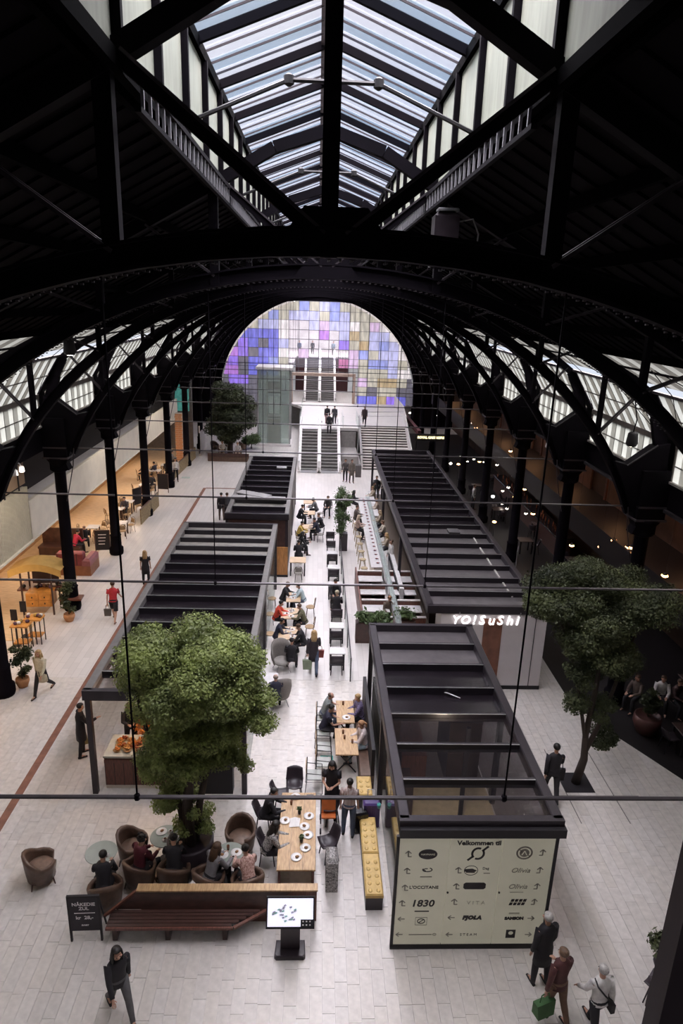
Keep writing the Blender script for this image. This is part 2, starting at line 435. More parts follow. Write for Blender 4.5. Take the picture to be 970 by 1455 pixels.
# dark roof slopes with purlins -----------------------------------------
for side,nm in ((-1,'left'),(1,'right')):
    mb=MB(); xa,xb=XC+side*8.0,XC+side*2.05
    za,zb=rz_(xa)+.22,rz_(xb)+.22
    mb.add([(xa,-1.5,za),(xb,-1.5,zb),(xb,YE,zb),(xa,YE,za),(xa,-1.5,za+.12),(xb,-1.5,zb+.12),(xb,YE,zb+.12),(xa,YE,za+.12)],[(0,1,2,3),(7,6,5,4),(0,4,5,1),(1,5,6,2),(2,6,7,3),(3,7,4,0)])
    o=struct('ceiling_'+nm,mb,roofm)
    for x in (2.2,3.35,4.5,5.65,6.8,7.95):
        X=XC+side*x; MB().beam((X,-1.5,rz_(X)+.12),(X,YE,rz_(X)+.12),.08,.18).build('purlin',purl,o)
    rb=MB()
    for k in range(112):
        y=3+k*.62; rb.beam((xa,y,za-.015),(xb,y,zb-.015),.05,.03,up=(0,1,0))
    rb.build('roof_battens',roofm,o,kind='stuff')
    if side==-1: sidew='left'
# monitor / lantern ---------------------------------------------------------
XM=2.0; ZB=15.0; ZV=16.5; ZR=17.35
for side,nm in ((-1,'left'),(1,'right')):
    X=XC+side*XM
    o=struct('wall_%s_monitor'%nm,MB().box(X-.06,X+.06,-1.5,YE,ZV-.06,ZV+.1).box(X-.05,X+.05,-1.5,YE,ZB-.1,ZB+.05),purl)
    k=0; y=Y0-SP
    pmesh=MB().box(-.02,.02,.04,1.6225,0,ZV-ZB-.1).mesh('wall_panel',monp)
    postm=MB().box(-.06,.06,-.04,.04,0,ZV-ZB-.1).mesh('wall_post',iron)
    while y<YE-1:
        ob('wall_panel',pmesh,o,(X+side*.03,y,ZB+.05)); ob('wall_post',postm,o,(X-side*.02,y,ZB+.05)); y+=SP/4
sky=struct('ceiling_skylight',MB().beam((XC-.12,-1.5,ZR),(XC-.12,YE,ZR),.14,.22).box(XC-.04,XC,-1.5,YE,ZR-.35,ZR-.1),mat('ridge steel',(.16,.13,.14),.5,.2,.4,5))
ang=math.atan2(ZR-ZV-.1,XM); Lp=XM/math.cos(ang)
raf=MB().beam((0,0,0),(Lp,0,0),.09,.13).mesh('skylight_rafter',iron); bar=MB().beam((0,0,0),(Lp,0,0),.02,.03).mesh('glazing_bar',iron2)
ws=SP/12
pm=[MB().box(0,Lp,.015,ws-.015,-.006,.006).mesh('pane',m_) for m_ in (paneC,paneD)]
for side in (-1,1):
    for k in range(10*12):
        y=Y0+k*ws
        x0=XC+side*XM
        rot=(0,-ang,0) if side<0 else (0,-(PI-ang),0)
        q=ob('pane',pm[(k*7+k//3)%2],sky,(x0,y,ZV+.12)); q.rotation_euler=rot
        if side>0: q.location.y+=0
        me=raf if k%4==0 else bar
        q=ob(me.name.split('.')[0],me,sky,(x0,y,ZV+.06)); q.rotation_euler=rot
# roof behind skylight over the camera
mb=MB(); mb.add([(XC-XM,-1.5,ZV+.1),(XC,-1.5,ZR+.1),(XC+XM,-1.5,ZV+.1),(XC-XM,Y0,ZV+.1),(XC,Y0,ZR+.1),(XC+XM,Y0,ZV+.1)],[(0,1,4,3),(1,2,5,4)])
struct('ceiling_monitor_end',mb,roofm)
# lattice girders along the monitor foot
for side,nm in ((-1,'left'),(1,'right')):
    X=XC+side*1.82
    t=thing('lattice_girder','riveted iron lattice girder running under the %s side of the roof lantern'%nm,'girder',(X,0,14.62))
    MB().box(-.03,.03,Y0,YE,.26,.32).build('top_chord',iron,t); MB().box(-.03,.03,Y0,YE,-.03,.02).build('bottom_chord',iron,t)
    lm=MB().box(-.015,.015,-.014,.014,.02,.26).mesh('lattice_bar',mat('pale lattice steel',(.30,.29,.31),.45,.3)); rest=MB(); k=0; y=Y0+.2
    while y<YE:
        if k<60: ob('lattice_bar',lm,t,(0,y,0))
        else: rest.box(-.015,.015,y-.012,y+.012,.02,.26)
        k+=1; y+=.30
    rest.build('lattice_bars',iron2,t,kind='stuff')
for k in range(7):
    y=Y0+SP*(k+.5); t=thing('lantern_tie','steel tie rod crossing the roof lantern, number %s from the camera'%['one','two','three','four','five','six','seven'][k],'tie rod',(XC,y,15.5))
    MB().tube([(-1.95,0,-.25),(-.6,0,.3)],.03,6).build('rod',mat('dark tie steel',(.02,.018,.02),.5,.3),t); MB().tube([(1.95,0,-.25),(.6,0,.3)],.03,6).build('rod',mat('dark tie steel',(.02,.018,.02),.5,.3),t)
    MB().tube([(-.6,0,.3),(.6,0,.3)],.03,6).build('rod',mat('dark tie steel',(.02,.018,.02),.5,.3),t)
    for s_ in (-1,1): MB().lathe([(.02,-.08),(.07,-.05),(.07,.05),(.02,.08)],(s_*.6,0,.3),8).build('joint',mat('dark tie steel',(.02,.018,.02)),t)
# trusses ------------------------------------------------------------------
RC=10.65; ZC=2.9
def arc(a,r): return (r*math.sin(a),ZC+r*math.cos(a))
ordn=['nearest','second','third','fourth','fifth','sixth','seventh','eighth','ninth','tenth','eleventh']
def truss(i,y):
    t=thing('roof_truss','dark iron arched roof truss with long tie rod, %s one from the camera'%ordn[i],'truss',(XC,y,0))
    # arched rib: I section
    na=40; a0=math.radians(68)
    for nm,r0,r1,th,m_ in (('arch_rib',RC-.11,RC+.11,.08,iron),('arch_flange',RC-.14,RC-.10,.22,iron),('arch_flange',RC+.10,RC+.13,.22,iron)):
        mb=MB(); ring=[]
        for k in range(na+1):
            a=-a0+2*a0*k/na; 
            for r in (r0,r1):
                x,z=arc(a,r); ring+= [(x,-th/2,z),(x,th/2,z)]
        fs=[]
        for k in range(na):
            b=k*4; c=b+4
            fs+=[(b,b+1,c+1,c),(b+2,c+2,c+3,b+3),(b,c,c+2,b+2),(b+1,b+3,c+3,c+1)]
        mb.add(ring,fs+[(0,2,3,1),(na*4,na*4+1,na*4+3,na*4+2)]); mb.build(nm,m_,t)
    rv=MB()
    if i<3:
        for k in range(140):
            a=-a0*.62+2*a0*.62*k/139; x,z=arc(a,RC-.165)
            for s_ in (-.09,.09): rv.box(x-.015,x+.015,s_-.015,s_+.015,z-.012,z+.005)
        rv.build('rivets',iron2,t,kind='stuff')
    for s_ in (-1,1):
        # rafter straight, then knee and curved leg to column
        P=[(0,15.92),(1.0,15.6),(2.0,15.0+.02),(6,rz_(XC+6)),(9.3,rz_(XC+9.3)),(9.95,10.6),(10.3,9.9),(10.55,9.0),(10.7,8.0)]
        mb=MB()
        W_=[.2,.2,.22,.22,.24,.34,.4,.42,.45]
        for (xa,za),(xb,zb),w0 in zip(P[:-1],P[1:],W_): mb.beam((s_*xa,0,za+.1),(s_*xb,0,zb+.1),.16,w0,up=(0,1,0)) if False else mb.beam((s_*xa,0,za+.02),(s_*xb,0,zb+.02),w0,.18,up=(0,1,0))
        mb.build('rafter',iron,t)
        # haunch plate
        poly=[]
        for k in range(9):
            a=math.radians(58+k*9.0/8*1.4)*s_; x,z=arc(a,RC+.05); poly.append((x,z))
        poly+= [(s_*10.0,6.2),(s_*10.75,6.2),(s_*10.75,9.15),(s_*10.3,9.05),(s_*9.55,8.45)]
        if s_<0: poly=poly[::-1]
        MB().xprism(poly,-.22,.22).build('haunch_plate',iron,t)
        MB().beam((s_*9.5,-.24,8.45),(s_*10.35,-.24,9.1),.04,.03,up=(0,1,0)).build('haunch_edge',iron2,t)
        for x in (2.12,4.3,6.45,8.5):
            a=math.asin(x/RC); z=ZC+RC*math.cos(a); MB().beam((s_*x,0,z-.1),(s_*x,0,rz_(XC+x)+.05),.17 if x<3 else .13,.14,up=(0,1,0)).build('post',iron,t)
            d=MB(); zz=rz_(XC+x+1.25) if x<8 else 10.8
            for off in (-.07,.07): d.beam((s_*x,off,z+.05),(s_*(x+1.25),off,zz),.04,.05,up=(0,1,0))
            d.build('diagonal_brace',iron2,t)
        # big V diagonal from crown to upper post
        MB().beam((s_*.1,0,13.55),(s_*1.95,0,15.0),.13,.14,up=(0,1,0)).build('diagonal_strut',iron,t)
        MB().beam((s_*.1,-.09,13.62),(s_*1.93,-.09,15.06),.03,.03,up=(0,1,0)).build('diagonal_flange',iron2,t)
    MB().box(-.14,.02,-.09,.09,13.4,15.95).build('king_post',iron,t) if i==0 else MB().box(-.06,.06,-.06,.06,13.4,15.95).build('king_post',iron,t)
    MB().xprism([(-.62,13.42),(.62,13.42),(.3,13.85),(-.3,13.85)],-.1,.1).build('gusset',iron,t)
    MB().tube([(-10.4,0,7.08),(10.4,0,7.08)],.028,6,side=(0,0,1)).build('tie_rod',rodm,t)
    for x in (-2.26,2.32):
        MB().tube([(x,0,7.08),(x,0,13.2)],.012,5).build('hanger',iron,t); MB().ball((x,0,7.08),.05,6,4).build('hanger_joint',iron,t)
for i,y in enumerate(TY): truss(i,y)
# columns
shaft=MB().lathe([(.33,0),(.36,.1),(.36,.35),(.28,.45),(.27,1.0),(.30,1.05),(.24,1.1),(.22,6.1),(.27,6.15)],n=16).mesh('shaft',iron,True)
cap=MB().lathe([(.24,0),(.34,.06),(.28,.12),(.3,.3),(.46,.5),(.48,.6)],(0,0,6.1),16).mesh('capital',iron,True)
cuff=MB().box(-.5,.5,-.42,.42,6.68,6.74).box(-.45,.45,-.38,.38,7.1,7.16).mesh('capital_edge',iron2)
blk=MB().box(-.45,.45,-.36,.36,6.7,8.3).mesh('pier_block',iron)
for side,sn in ((-1,'left'),(1,'right')):
    for i,y in enumerate(TY):
        t=thing('iron_column','round dark iron column on the %s side of the hall carrying the %s truss from the camera'%(sn,ordn[i]),'column',(XC+side*10.45,y,0))
        ob('shaft',shaft,t); ob('capital',cap,t); ob('capital_edge',cuff,t); ob('pier_block',blk,t)
        MB().tube([(-side*.7,-.2,7.1),(-side*.62,-.2,6.4),(-side*.45,-.2,5.7),(-side*.25,-.2,4.9)],.02,5).build('arch_tail',iron2,t)
# back gable wall with round opening ---------------------------------------------
mb=MB(); n=48; RI=10.5
inner=[]; outer=[]
for k in range(n+1):
    a=math.radians(-90)+math.radians(180)*k/n; x=RI*math.sin(a); z=ZC+RI*math.cos(a); z=min(z,12.9)
    inner.append((XC+x,z)); 
    ax=math.sin(a); az=math.cos(a); tt=min(15.2/max(abs(ax),1e-6),14.6/max(abs(az),1e-6)); outer.append((XC+ax*tt,ZC+az*tt))
vs=[];fs=[]
for (a,b),(c,d) in zip(inner,outer): vs+=[(a,YE,b),(c,YE,d),(a,YE+.4,b),(c,YE+.4,d)]
for k in range(n):
    i=k*4; j=i+4; fs+=[(i,i+1,j+1,j),(i+2,j+2,j+3,i+3),(i,j,j+2,i+2),(i+1,i+3,j+3,j+1)]
mb.add(vs,fs); mb.box(-15,XC-9.9,YE,YE+.4,-.3,ZC); mb.box(XC+10.2,15,YE,YE+.4,-.3,ZC)
struct('wall_back_base',MB().box(XC-9.9,XC+10.2,YE+.1,YE+.3,-.3,2.5),mat('grey base wall',(.22,.21,.21),.7)); struct('wall_back',mb,iron)
# coloured glass wall -------------------------------------------------------------
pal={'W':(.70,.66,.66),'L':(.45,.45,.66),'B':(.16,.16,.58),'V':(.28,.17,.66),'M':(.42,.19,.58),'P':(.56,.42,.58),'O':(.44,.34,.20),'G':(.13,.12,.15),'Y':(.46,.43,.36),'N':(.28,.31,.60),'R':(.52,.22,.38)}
pmats={k:mat('art glass %s'%n,c,.25,0,.3,1.2,emit=c,es=.85,trans=(.35,(.9,.9,.95)),stretch=(3,1,.6)) for (k,c),n in zip(pal.items(),('white','lavender','blue','violet','magenta','pink','ochre','grey','cream','light blue','rose'))}  # panes emit their own colour in place of light from behind
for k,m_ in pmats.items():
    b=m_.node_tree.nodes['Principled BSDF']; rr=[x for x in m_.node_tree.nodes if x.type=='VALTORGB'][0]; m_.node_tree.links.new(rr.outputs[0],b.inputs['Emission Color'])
pmats['T']=mat('art glass clear',(.8,.8,.85),.1,0,trans=(.88,(.92,.92,.97)))
rows=["......YYNYLNYY......","....YNYLLLYNLYYY....","..YYLLWTTLPLLWYPW...",".GBBBBWTTTMTLOYLLWY.",".GVBGBLTTTTTVYOLNLWY","GMVGBBWTPTTTTPNYLLWW","MVGBBNYTTTTTRPYNNLYW","MMGBBNWPMNMLPPYYYLWW","GVVGGGGGGGGGGPPYOOYG","GGGGGGGGGGGGGOYGYYGG","GGGGGGGGGGGGGBBBOVBG"]
gl=thing('art_glass_wall','large arched wall of blue, violet, pink and cream coloured glass panes at the far end','glass wall',(XC,YE-.15,0))
def clip(poly,rad):
    out=poly
    for k in range(48):
        a=2*PI*k/48; nx,nz=math.sin(a),math.cos(a); new=[]
        for i in range(len(out)):
            p,q=out[i],out[(i+1)%len(out)]
            dp=nx*p[0]+nz*(p[1]-ZC)-rad; dq=nx*q[0]+nz*(q[1]-ZC)-rad
            if dp<=0:new.append(p)
            if (dp<0)!=(dq<0) and abs(dp-dq)>1e-9:
                t=dp/(dp-dq); new.append((p[0]+(q[0]-p[0])*t,p[1]+(q[1]-p[1])*t))
        out=new
        if len(out)<3:return None
    return out
cw=1.06
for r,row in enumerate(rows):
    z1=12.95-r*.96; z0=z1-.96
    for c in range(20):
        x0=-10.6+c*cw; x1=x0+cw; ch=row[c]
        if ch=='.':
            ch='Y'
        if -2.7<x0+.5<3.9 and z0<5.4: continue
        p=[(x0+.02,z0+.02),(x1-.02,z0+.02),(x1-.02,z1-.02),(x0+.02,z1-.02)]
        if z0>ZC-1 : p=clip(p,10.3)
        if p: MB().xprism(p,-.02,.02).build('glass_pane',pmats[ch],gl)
gb=MB()
for c in range(21):
    x=-10.6+c*cw
    if abs(x)<10.3:
        zt=min(12.9,ZC+math.sqrt(10.4**2-x*x)); zb=5.6 if -2.8<x<3.9 else 2.5
        gb.box(x-.03,x+.03,.03,.09,zb,zt)
for r in range(12):
    z=12.95-r*.96; 
    hx=math.sqrt(max(.1,10.4**2-(z-ZC)**2)) if z>ZC else 10
    if z<5.4: gb.box(-hx,-2.8,.03,.08,z-.03,z+.03).box(3.9,hx,.03,.08,z-.03,z+.03)
    else: gb.box(-hx,hx,.03,.08,z-.03,z+.03)
gb.build('glazing_frame',mat('glass wall frame',(.12,.11,.13),.5),gl)
MB().box(-2.9,4.0,-.1,.3,5.35,5.65).box(3.7,4.0,-.2,.3,2.5,5.6).box(-2.95,-2.7,-.2,.3,2.5,5.6).build('portal_frame',mat('portal beam',(.45,.33,.27),.5),gl)
# concourse behind the glass
cw_=mat('bright concourse wall',(.7,.68,.66),.6,0,.2,.7)
struct('wall_back_concourse',MB().box(-13,13,96,96.3,0,14),cw_)
struct('floor_concourse',MB().box(-13,13,83.6,96,6.4,6.6).box(-13,-2.5,74,83.6,6.4,6.6).box(3.7,13,74,83.6,6.4,6.6),fm)
struct('ceiling_concourse',MB().box(-13,13,74,96,13,13.2),white)
struct('wall_left_concourse',MB().box(-13.2,-13,74,96,0,13),cw_); struct('wall_right_concourse',MB().box(13,13.2,74,96,0,13),cw_)
struct('floor_portal',MB().box(-13,13,YE,84,2.3,2.5),fm)
struct('wall_back_portal',MB().box(-2.6,3.8,83.6,83.8,2.5,6.4),mat('dark red lobby wall',(.06,.018,.02),.5))
for k in range(6):
    t=thing('ceiling_light','square lit ceiling panel of the far concourse, %s in its double row'%['front left','front right','middle left','middle right','rear left','rear right'][k],'ceiling light',(-3.5 if k%2==0 else 3.5,79+6*(k//2),12.95)); MB().box(-1.6,1.6,-.5,.5,-.06,0).build('diffuser',mat('concourse light',(1,1,1),.5,emit=(1,.95,.97),es=14),t); MB().box(-1.65,1.65,-.55,.55,0,.05).build('frame',white,t)
# ================================================================ PLATFORM, STAIRS, ESCALATORS, LIFT
PZ=2.5
stonew=mat('pale platform stone',(.60,.57,.56),.4,0,.06,2)
plx=[(-1.45,58.4),(3.75,58.4),(3.75,59.4),(7.95,59.4),(8.5,66.0),(8.45,YE),(-3.2,YE),(-1.45,70)]
pf=thing('raised_platform','white raised landing between the two flights of escalators in front of the coloured glass','platform',(0,0,0))
MB().prism(plx,2.25,PZ).build('deck',stonew,pf)
MB().box(-1.45,-1.35,58.4,70,0,2.25).box(3.7,3.8,58.4,59.4,0,2.25).box(8.2,8.3,62,YE,0,2.25).build('side_wall',stonew,pf)
MB().box(-1.3,8.1,60,60.1,0,2.25).build('back_panel',mat('dark understair',(.05,.035,.035),.6),pf)
MB().beam((7.98,59.5,3.0),(8.5,66,3.0),.08,1.0).beam((8.5,66,3.0),(8.47,YE,3.0),.08,1.0).build('parapet',white,pf)
MB().beam((4.2,62.5,3.3),(8.3,63.3,3.3),.03,.05).beam((4.2,62.5,2.9),(8.3,63.3,2.9),.02,.03).box(4.18,4.22,62.48,62.52,2.5,3.3).build('handrail',steel,pf)
for x in (1.1,2.4,3.7):
    MB().box(x-.02,x+.02,58.6,62.0,2.5,3.45).build('glass_balustrade',glass,pf); MB().box(x-.04,x+.04,58.6,62.0,3.45,3.5).build('handrail',steel,pf)
MB().box(-1.44,-1.38,58.6,70,2.5,3.45).build('glass_balustrade',glass,pf)
MB().box(.2,.6,60.8,61.8,2.5,2.506).build('floor_grating',mat('grey grating',(.25,.24,.25),.6),pf)
# stairs
st=thing('staircase','wide pale stone staircase to the right of the escalators','stairs',(3.85,53.5,0))
stepm=mat('stair stone',(.58,.54,.52),.5,0,.05); dk=mat('stair nosing dark',(.10,.085,.08),.6)
n=16; y=0
for k in range(n):
    if k==8: y+=.45
    z=PZ*(k+1)/n
    d=.34 if k!=7 else .79
    stp=MB().box(0,4.05,y,y+d+.02,z-.045,z).build('step',stepm,st)
    MB().box(0,4.05,y+.02,y+.06,z-.157,z-.045).build('riser',dk,stp)
    y+=.34
YTOP=y
for x in (-.02,4.1):
    MB().yprism([(0,0),(.2,0),(YTOP+.1,PZ-.1),(YTOP+.1,PZ+.95),(0,1.0)],x-.05,x+.05).build('side_wall',white,st)
    MB().beam((x,0,1.02),(x,YTOP+.1,PZ+.98),.08,.06).build('handrail',steel,st)
MB().box(.0,4.1,.3,YTOP,0,.02).build('base',dk,st)
# escalators
def escalator(label,x0,x1,ya,za,yb,zb,flat=.9,shade=(.13,.12,.12)):
    t=thing('escalator',label,'escalator',(0,ya,za)); w=x1-x0; xc=(x0+x1)/2; t.location.x=xc
    L=yb-ya; H=zb-za; sm=mat('escalator step metal',(.17,.16,.155),.5,.4); n=int((L-2*flat)/.33)
    for k in range(n):
        z=H*(k+.5)/n; y=flat+(L-2*flat)*k/n
        s_=MB().box(-w/2+.1,w/2-.1,y,y+.36,z-.24,z).build('step',sm,t)
        MB().box(-w/2+.1,w/2-.1,y-.015,y,z-.03,z+.004).build('step_edge',mat('step edge bright',(.45,.43,.42),.5),s_)
    for yy,zz in ((0,0),(L-flat,H)): MB().box(-w/2+.1,w/2-.1,yy,yy+flat,zz-.05,zz+.012).build('comb_plate',steel,t)
    prof=[(0,0),(flat,0),(L-flat,H),(L,H)]
    for s_ in (-1,1):
        x=s_*(w/2-.04)
        sk=MB()
        lo=[(y,max(z-.35,-.0 if za==0 else z-.35)) for y,z in prof]
        sk.yprism([(0,-.0),(flat,-.0),(L-flat,H-.3),(L,H-.3),(L,H+.12),(L-flat,H+.12),(flat,.12),(0,.12)],x-.12,x+.12).build('skirt',white,t)
        MB().yprism([(0,.12),(flat,.12),(L-flat,H+.12),(L,H+.12),(L,H+.9),(L-flat,H+.9),(flat,.9),(0,.9)],x-.012,x+.012).build('glass_side',glass,t)
        MB().tube([(x,.05,.2),(x,-.15,.5),(x,0,.93),(x,flat,.95),(x,L-flat,H+.95),(x,L,H+.93),(x,L+.15,H+.5)],(.09,.05),6).build('handrail',mat('pale handrail',(.68,.67,.67),.35),t)
    return t
escalator('left escalator of the lower pair rising from the hall floor to the platform',-1.3,.33,52,0,58.4,PZ)
escalator('right escalator of the lower pair with people riding near its top',.33,2.0,52,0,58.4,PZ)
escalator('left escalator of the upper pair rising behind the coloured glass',-1.35,.35,73.9,PZ,83.4,6.6)
escalator('right escalator of the upper pair rising behind the coloured glass',.35,2.1,73.9,PZ,83.4,6.6)
tag(MB().box(2.15,3.55,54.4,58.2,.0,.85).box(2.2,3.5,58.1,58.2,.85,2.2).build('planter_wall',mat('grey stair planter',(.30,.28,.27),.5)),'low grey block between the escalator and the staircase','planter wall')
# lift
lf=thing('glass_lift','green tinted glass lift tower with white roof left of the escalators','lift',(-3.85,63.2,0))
for a,b in (((-1.42,-1.2),(1.42,-1.2)),((1.42,-1.2),(1.42,1.2)),((-1.42,-1.2),(-1.42,1.2)),((-1.42,1.2),(1.42,1.2))):
    if a[1]==b[1]: MB().box(a[0],b[0],a[1]-.02,a[1]+.02,.25,7.0).build('glass_wall',glassg,lf)
    else: MB().box(a[0]-.02,a[0]+.02,a[1],b[1],.25,7.0).build('glass_wall',glassg,lf)
for x in (-1.45,1.45):
    for y in (-1.23,1.23): MB().box(x-.06,x+.06,y-.06,y+.06,0,7.0).build('corner_post',steel,lf)
for x in (-.62,.62): MB().box(x-.05,x+.05,-1.1,-1.0,.25,7.0).build('guide_rail',mat('lift rail',(.30,.27,.22),.5),lf)
MB().bbox(-1.65,1.65,-1.4,1.4,7.0,7.22,.05).build('roof',white,lf)
MB().box(-1.6,1.6,-1.5,1.5,0,.22).build('plinth',white,lf)
MB().box(-.6,.6,-1.0,-.9,.25,2.5).build('door',mat('brown lift door',(.20,.12,.07),.4,.2),lf)
MB().box(-.6,.6,-.98,.3,2.55,2.7).box(-.6,.6,-.98,.3,4.85,5.0).build('car_frame',mat('lift brown beam',(.12,.05,.04),.5),lf)
for x in (-.28,.28): MB().box(x-.2,x+.2,-1.0,-.95,3.0,4.6).build('door',mat('lift door glass',(.7,.72,.72),.2),lf)
MB().box(-.7,.7,-.99,-.9,5.2,5.9).build('header',mat('lift brown beam',(.1,.05,.04)),lf)
# ================================================================ KIOSKS
def kiosk(label,x0,x1,y0,y1,z,nb,infill,posts=True,ew=.22,fh=.28,fm_=None):
    kf=fm_ or kframe
    t=thing('kiosk',label,'kiosk',((x0+x1)/2,y0,0)); w=(x1-x0)/2; L=y1-y0
    for s_ in (-1,1): MB().bbox(s_*w-ew/2,s_*w+ew/2,0,L,z-.3,z,.02).build('edge_beam',kf,t)
    MB().box(-w-ew/2,w+ew/2,-.06,.1,z-fh,z).build('fascia',kframe,t); MB().box(-w-ew/2,w+ew/2,L-.1,L+.06,z-fh,z).build('fascia',kframe,t)
    for k in range(nb+1):
        y=L*k/nb
        if 0<k<nb: 
            b=MB().box(-w+ew/2,w-ew/2,y-.05,y+.05,z-.22,z-.02).build('roof_beam',kbeam,t)
            MB().box(-w+ew/2,w-ew/2,y-.05,y-.03,z-.02,z-.005).build('beam_edge',steel,b)
        if k<nb:
            f=infill[k%len(infill)]; yb=y+L/nb
            if f=='p': MB().box(-w+ew/2,w-ew/2,y+.05,yb-.05,z-.26,z-.22).build('roof_panel',kpanel,t)
            elif f=='q': MB().box(-w+ew/2,w-ew/2,y+.05,yb-.05,z-.26,z-.22).build('roof_panel',mat('pale grey roof panel',(.26,.245,.225),.45,0,.15,3),t)
            elif f=='d': MB().box(-w+ew/2,w-ew/2,y+.05,yb-.05,z-.26,z-.22).build('roof_panel',mat('black roof panel',(.012,.009,.012),.25,0,.3,2),t)
            elif f=='g': MB().box(-w+ew/2,w-ew/2,y+.05,yb-.05,z-.14,z-.13).build('roof_pane',kglass,t)
    if posts:
        for y in (.05,L/2,L-.05):
            for s_ in (-1,1): MB().box(s_*w-.07,s_*w+.07,y-.07,y+.07,0,z-.3).build('post',kframe,t)
    return t,w,L
darkbox=mat('dark brown cabinet',(.05,.03,.026),.5,0,.3,2)
# R1 : front right
k1,w,L=kiosk('long black framed kiosk carrying the directory board, front right',1.93,5.03,10.95,19.45,3.24,7,'gggddpp')
MB().box(-w+.0,-w+.04,.1,L,.1,2.94).build('glass_wall',mat('tinted mirror glass',(.10,.095,.085),.04,0,trans=(.25,(.7,.7,.7))),k1)
MB().box(w-.04,w,.1,L,.1,2.94).build('glass_wall',kglass,k1)
MB().box(-w+.05,-.75,3.6,4.4,0,1.0).build('cabinet',darkbox,k1); light('kiosk_shop_lamp','POINT',(3.5,13.6,2.85),70,(1,.85,.62),.15); ob('lamp_bulb',MB().ball((0,0,0),(.07,.07,.05)).mesh('lamp_bulb',lampw),k1,(0.02,2.65,2.93))  # lamp and bulb added to brighten the kiosk interior
MB().box(-.9,-.2,4.9,6.8,0,1.0).build('counter',woodr,k1); MB().box(.4,1.3,5.0,6.5,0,2.0).build('cabinet',darkbox,k1); MB().box(-1.4,-1.0,4.9,7.5,0,2.3).build('cabinet',darkbox,k1)
MB().box(-w+.05,w-.05,4.8,L-.1,.01,.03).build('kiosk_floor',mat('kiosk dark floor',(.10,.075,.055),.4),k1); MB().box(-w+.05,w-.05,.1,4.8,.01,.03).build('kiosk_floor',mat('kiosk tan floor',(.62,.53,.34),.5),k1)
MB().box(.5,.6,3.6,3.7,0,2.8).build('inner_post',black,k1); 
for q in range(3): MB().beam((-1.2+.1*q,.45,2.2),(1.2,.45,2.2+.0*q),.02,.02).build('rail',black,k1) if q==0 else None
MB().tube([(.5,4.6,3.05),(.2,4.75,3.1),(0,4.9,3.05),(.1,5.1,3.05)],.015,5).build('cable',white,k1)
MB().box(-w-.1,w+.14,-.16,0,2.9,3.1).build('fascia_lip',black,k1)
MB().box(-w,w,-.05,.12,0,.12).build('plinth',black,k1)
# directory board
db=thing('directory_board','large backlit directory board with store logos and arrows on the front kiosk','sign',(0,10.82,0))
x0,x1=1.84,4.98; seams=[x0,2.85,3.92,x1]
for a,b in zip(seams[:-1],seams[1:]): MB().box(a+.006,b-.006,0,.05,.13,2.9).build('sign_panel',signw,db)
MB().box(x0-.06,x0,-.01,.06,.06,2.92).build('frame_side',black,db); MB().box(x1,x1+.06,-.01,.06,.06,2.92).build('frame_side',black,db); MB().box(x0-.06,x1+.06,-.01,.06,.0,.12).build('frame_bottom',black,db)
YS=10.82
def pz(px,py): x,z=onY(px,py,YS-.005); return x,z
ROT=(PI/2,0,0)
def stext(name,body,px,py,size,m=ink,**k):
    x,z=pz(px,py); return text(name,body,size,m,db,(x,-.006,z),ROT,ext=.002,**k)
def flat(name,polys,px,py,m=ink,d=.004):
    x,z=pz(px,py); mb=MB()
    for p in polys: mb.xprism(p,-d,0)
    return mb.build(name,m,db,loc=(x,-.001,z))
def ell(rx,rz,n=24,cx=0,cz=0): return [(cx+rx*math.cos(2*PI*i/n),cz+rz*math.sin(2*PI*i/n)) for i in range(n)]
def ring(rx,rz,th,a0=0,a1=360,n=20,cx=0,cz=0):
    out=[]
    for i in range(n):
        a=math.radians(a0+(a1-a0)*i/n); b=math.radians(a0+(a1-a0)*(i+1)/n)
        out.append([(cx+(rx-th)*math.cos(a),cz+(rz-th)*math.sin(a)),(cx+rx*math.cos(a),cz+rz*math.sin(a)),(cx+rx*math.cos(b),cz+rz*math.sin(b)),(cx+(rx-th)*math.cos(b),cz+(rz-th)*math.sin(b))])
    return out
def line(a,b,w):
    dx,dz=b[0]-a[0],b[1]-a[1]; l=math.hypot(dx,dz); nx,nz=-dz/l*w/2,dx/l*w/2
    return [(a[0]+nx,a[1]+nz),(a[0]-nx,a[1]-nz),(b[0]-nx,b[1]-nz),(b[0]+nx,b[1]+nz)]
def arrow_up(px,py,side): flat('arrow',[line((0,-.06),(0,.08),.025),line((0,.08),(-.06,.02),.022),line((0,.08),(.06,.02),.022),line((-.005*side,-.06),(.07*side,-.06),.022)],px,py,inkg)
def arrow_side(px,py,side): flat('arrow',[line((-.07,0),(.07,0),.02),line((side*.07,0),(side*.01,.055),.022),line((side*.07,0),(side*.01,-.055),.022)],px,py,inkg)
serif=dict(bold=.004)
stext('title_lettering','Velkommen til',681,1198,.15,bold=.006)
flat('round_logo',ring(.14,.155,.045,-40,45)+ring(.14,.155,.045,65,140)+ring(.14,.155,.045,140,225)+ring(.14,.155,.045,245,320)+[line((-.20,-.17),(-.09,-.06),.045),line((.09,.07),(.2,.18),.045)],679,1213)
for x,y in ((580,1214),(578,1238),(575,1262),(571,1284)): arrow_up(x,y,1)
for x,y in ((651,1237),(648,1260),(645,1282)): arrow_up(x,y,1)
for x,y in ((771,1212),(767,1237),(763,1260),(759,1282)): arrow_up(x,y,-1)
for x,y in ((570,1306),(567,1328),(641,1304),(638,1328)): arrow_side(x,y,-1)
for x,y in ((754,1305),(750,1328)): arrow_side(x,y,1)
flat('oval_logo',[ell(.19,.125)],608,1214); x,z=pz(608,1214)
text('oval_lettering','HAVNAAS',.062,signw,db,(x,-.009,z),ROT,ext=.001)
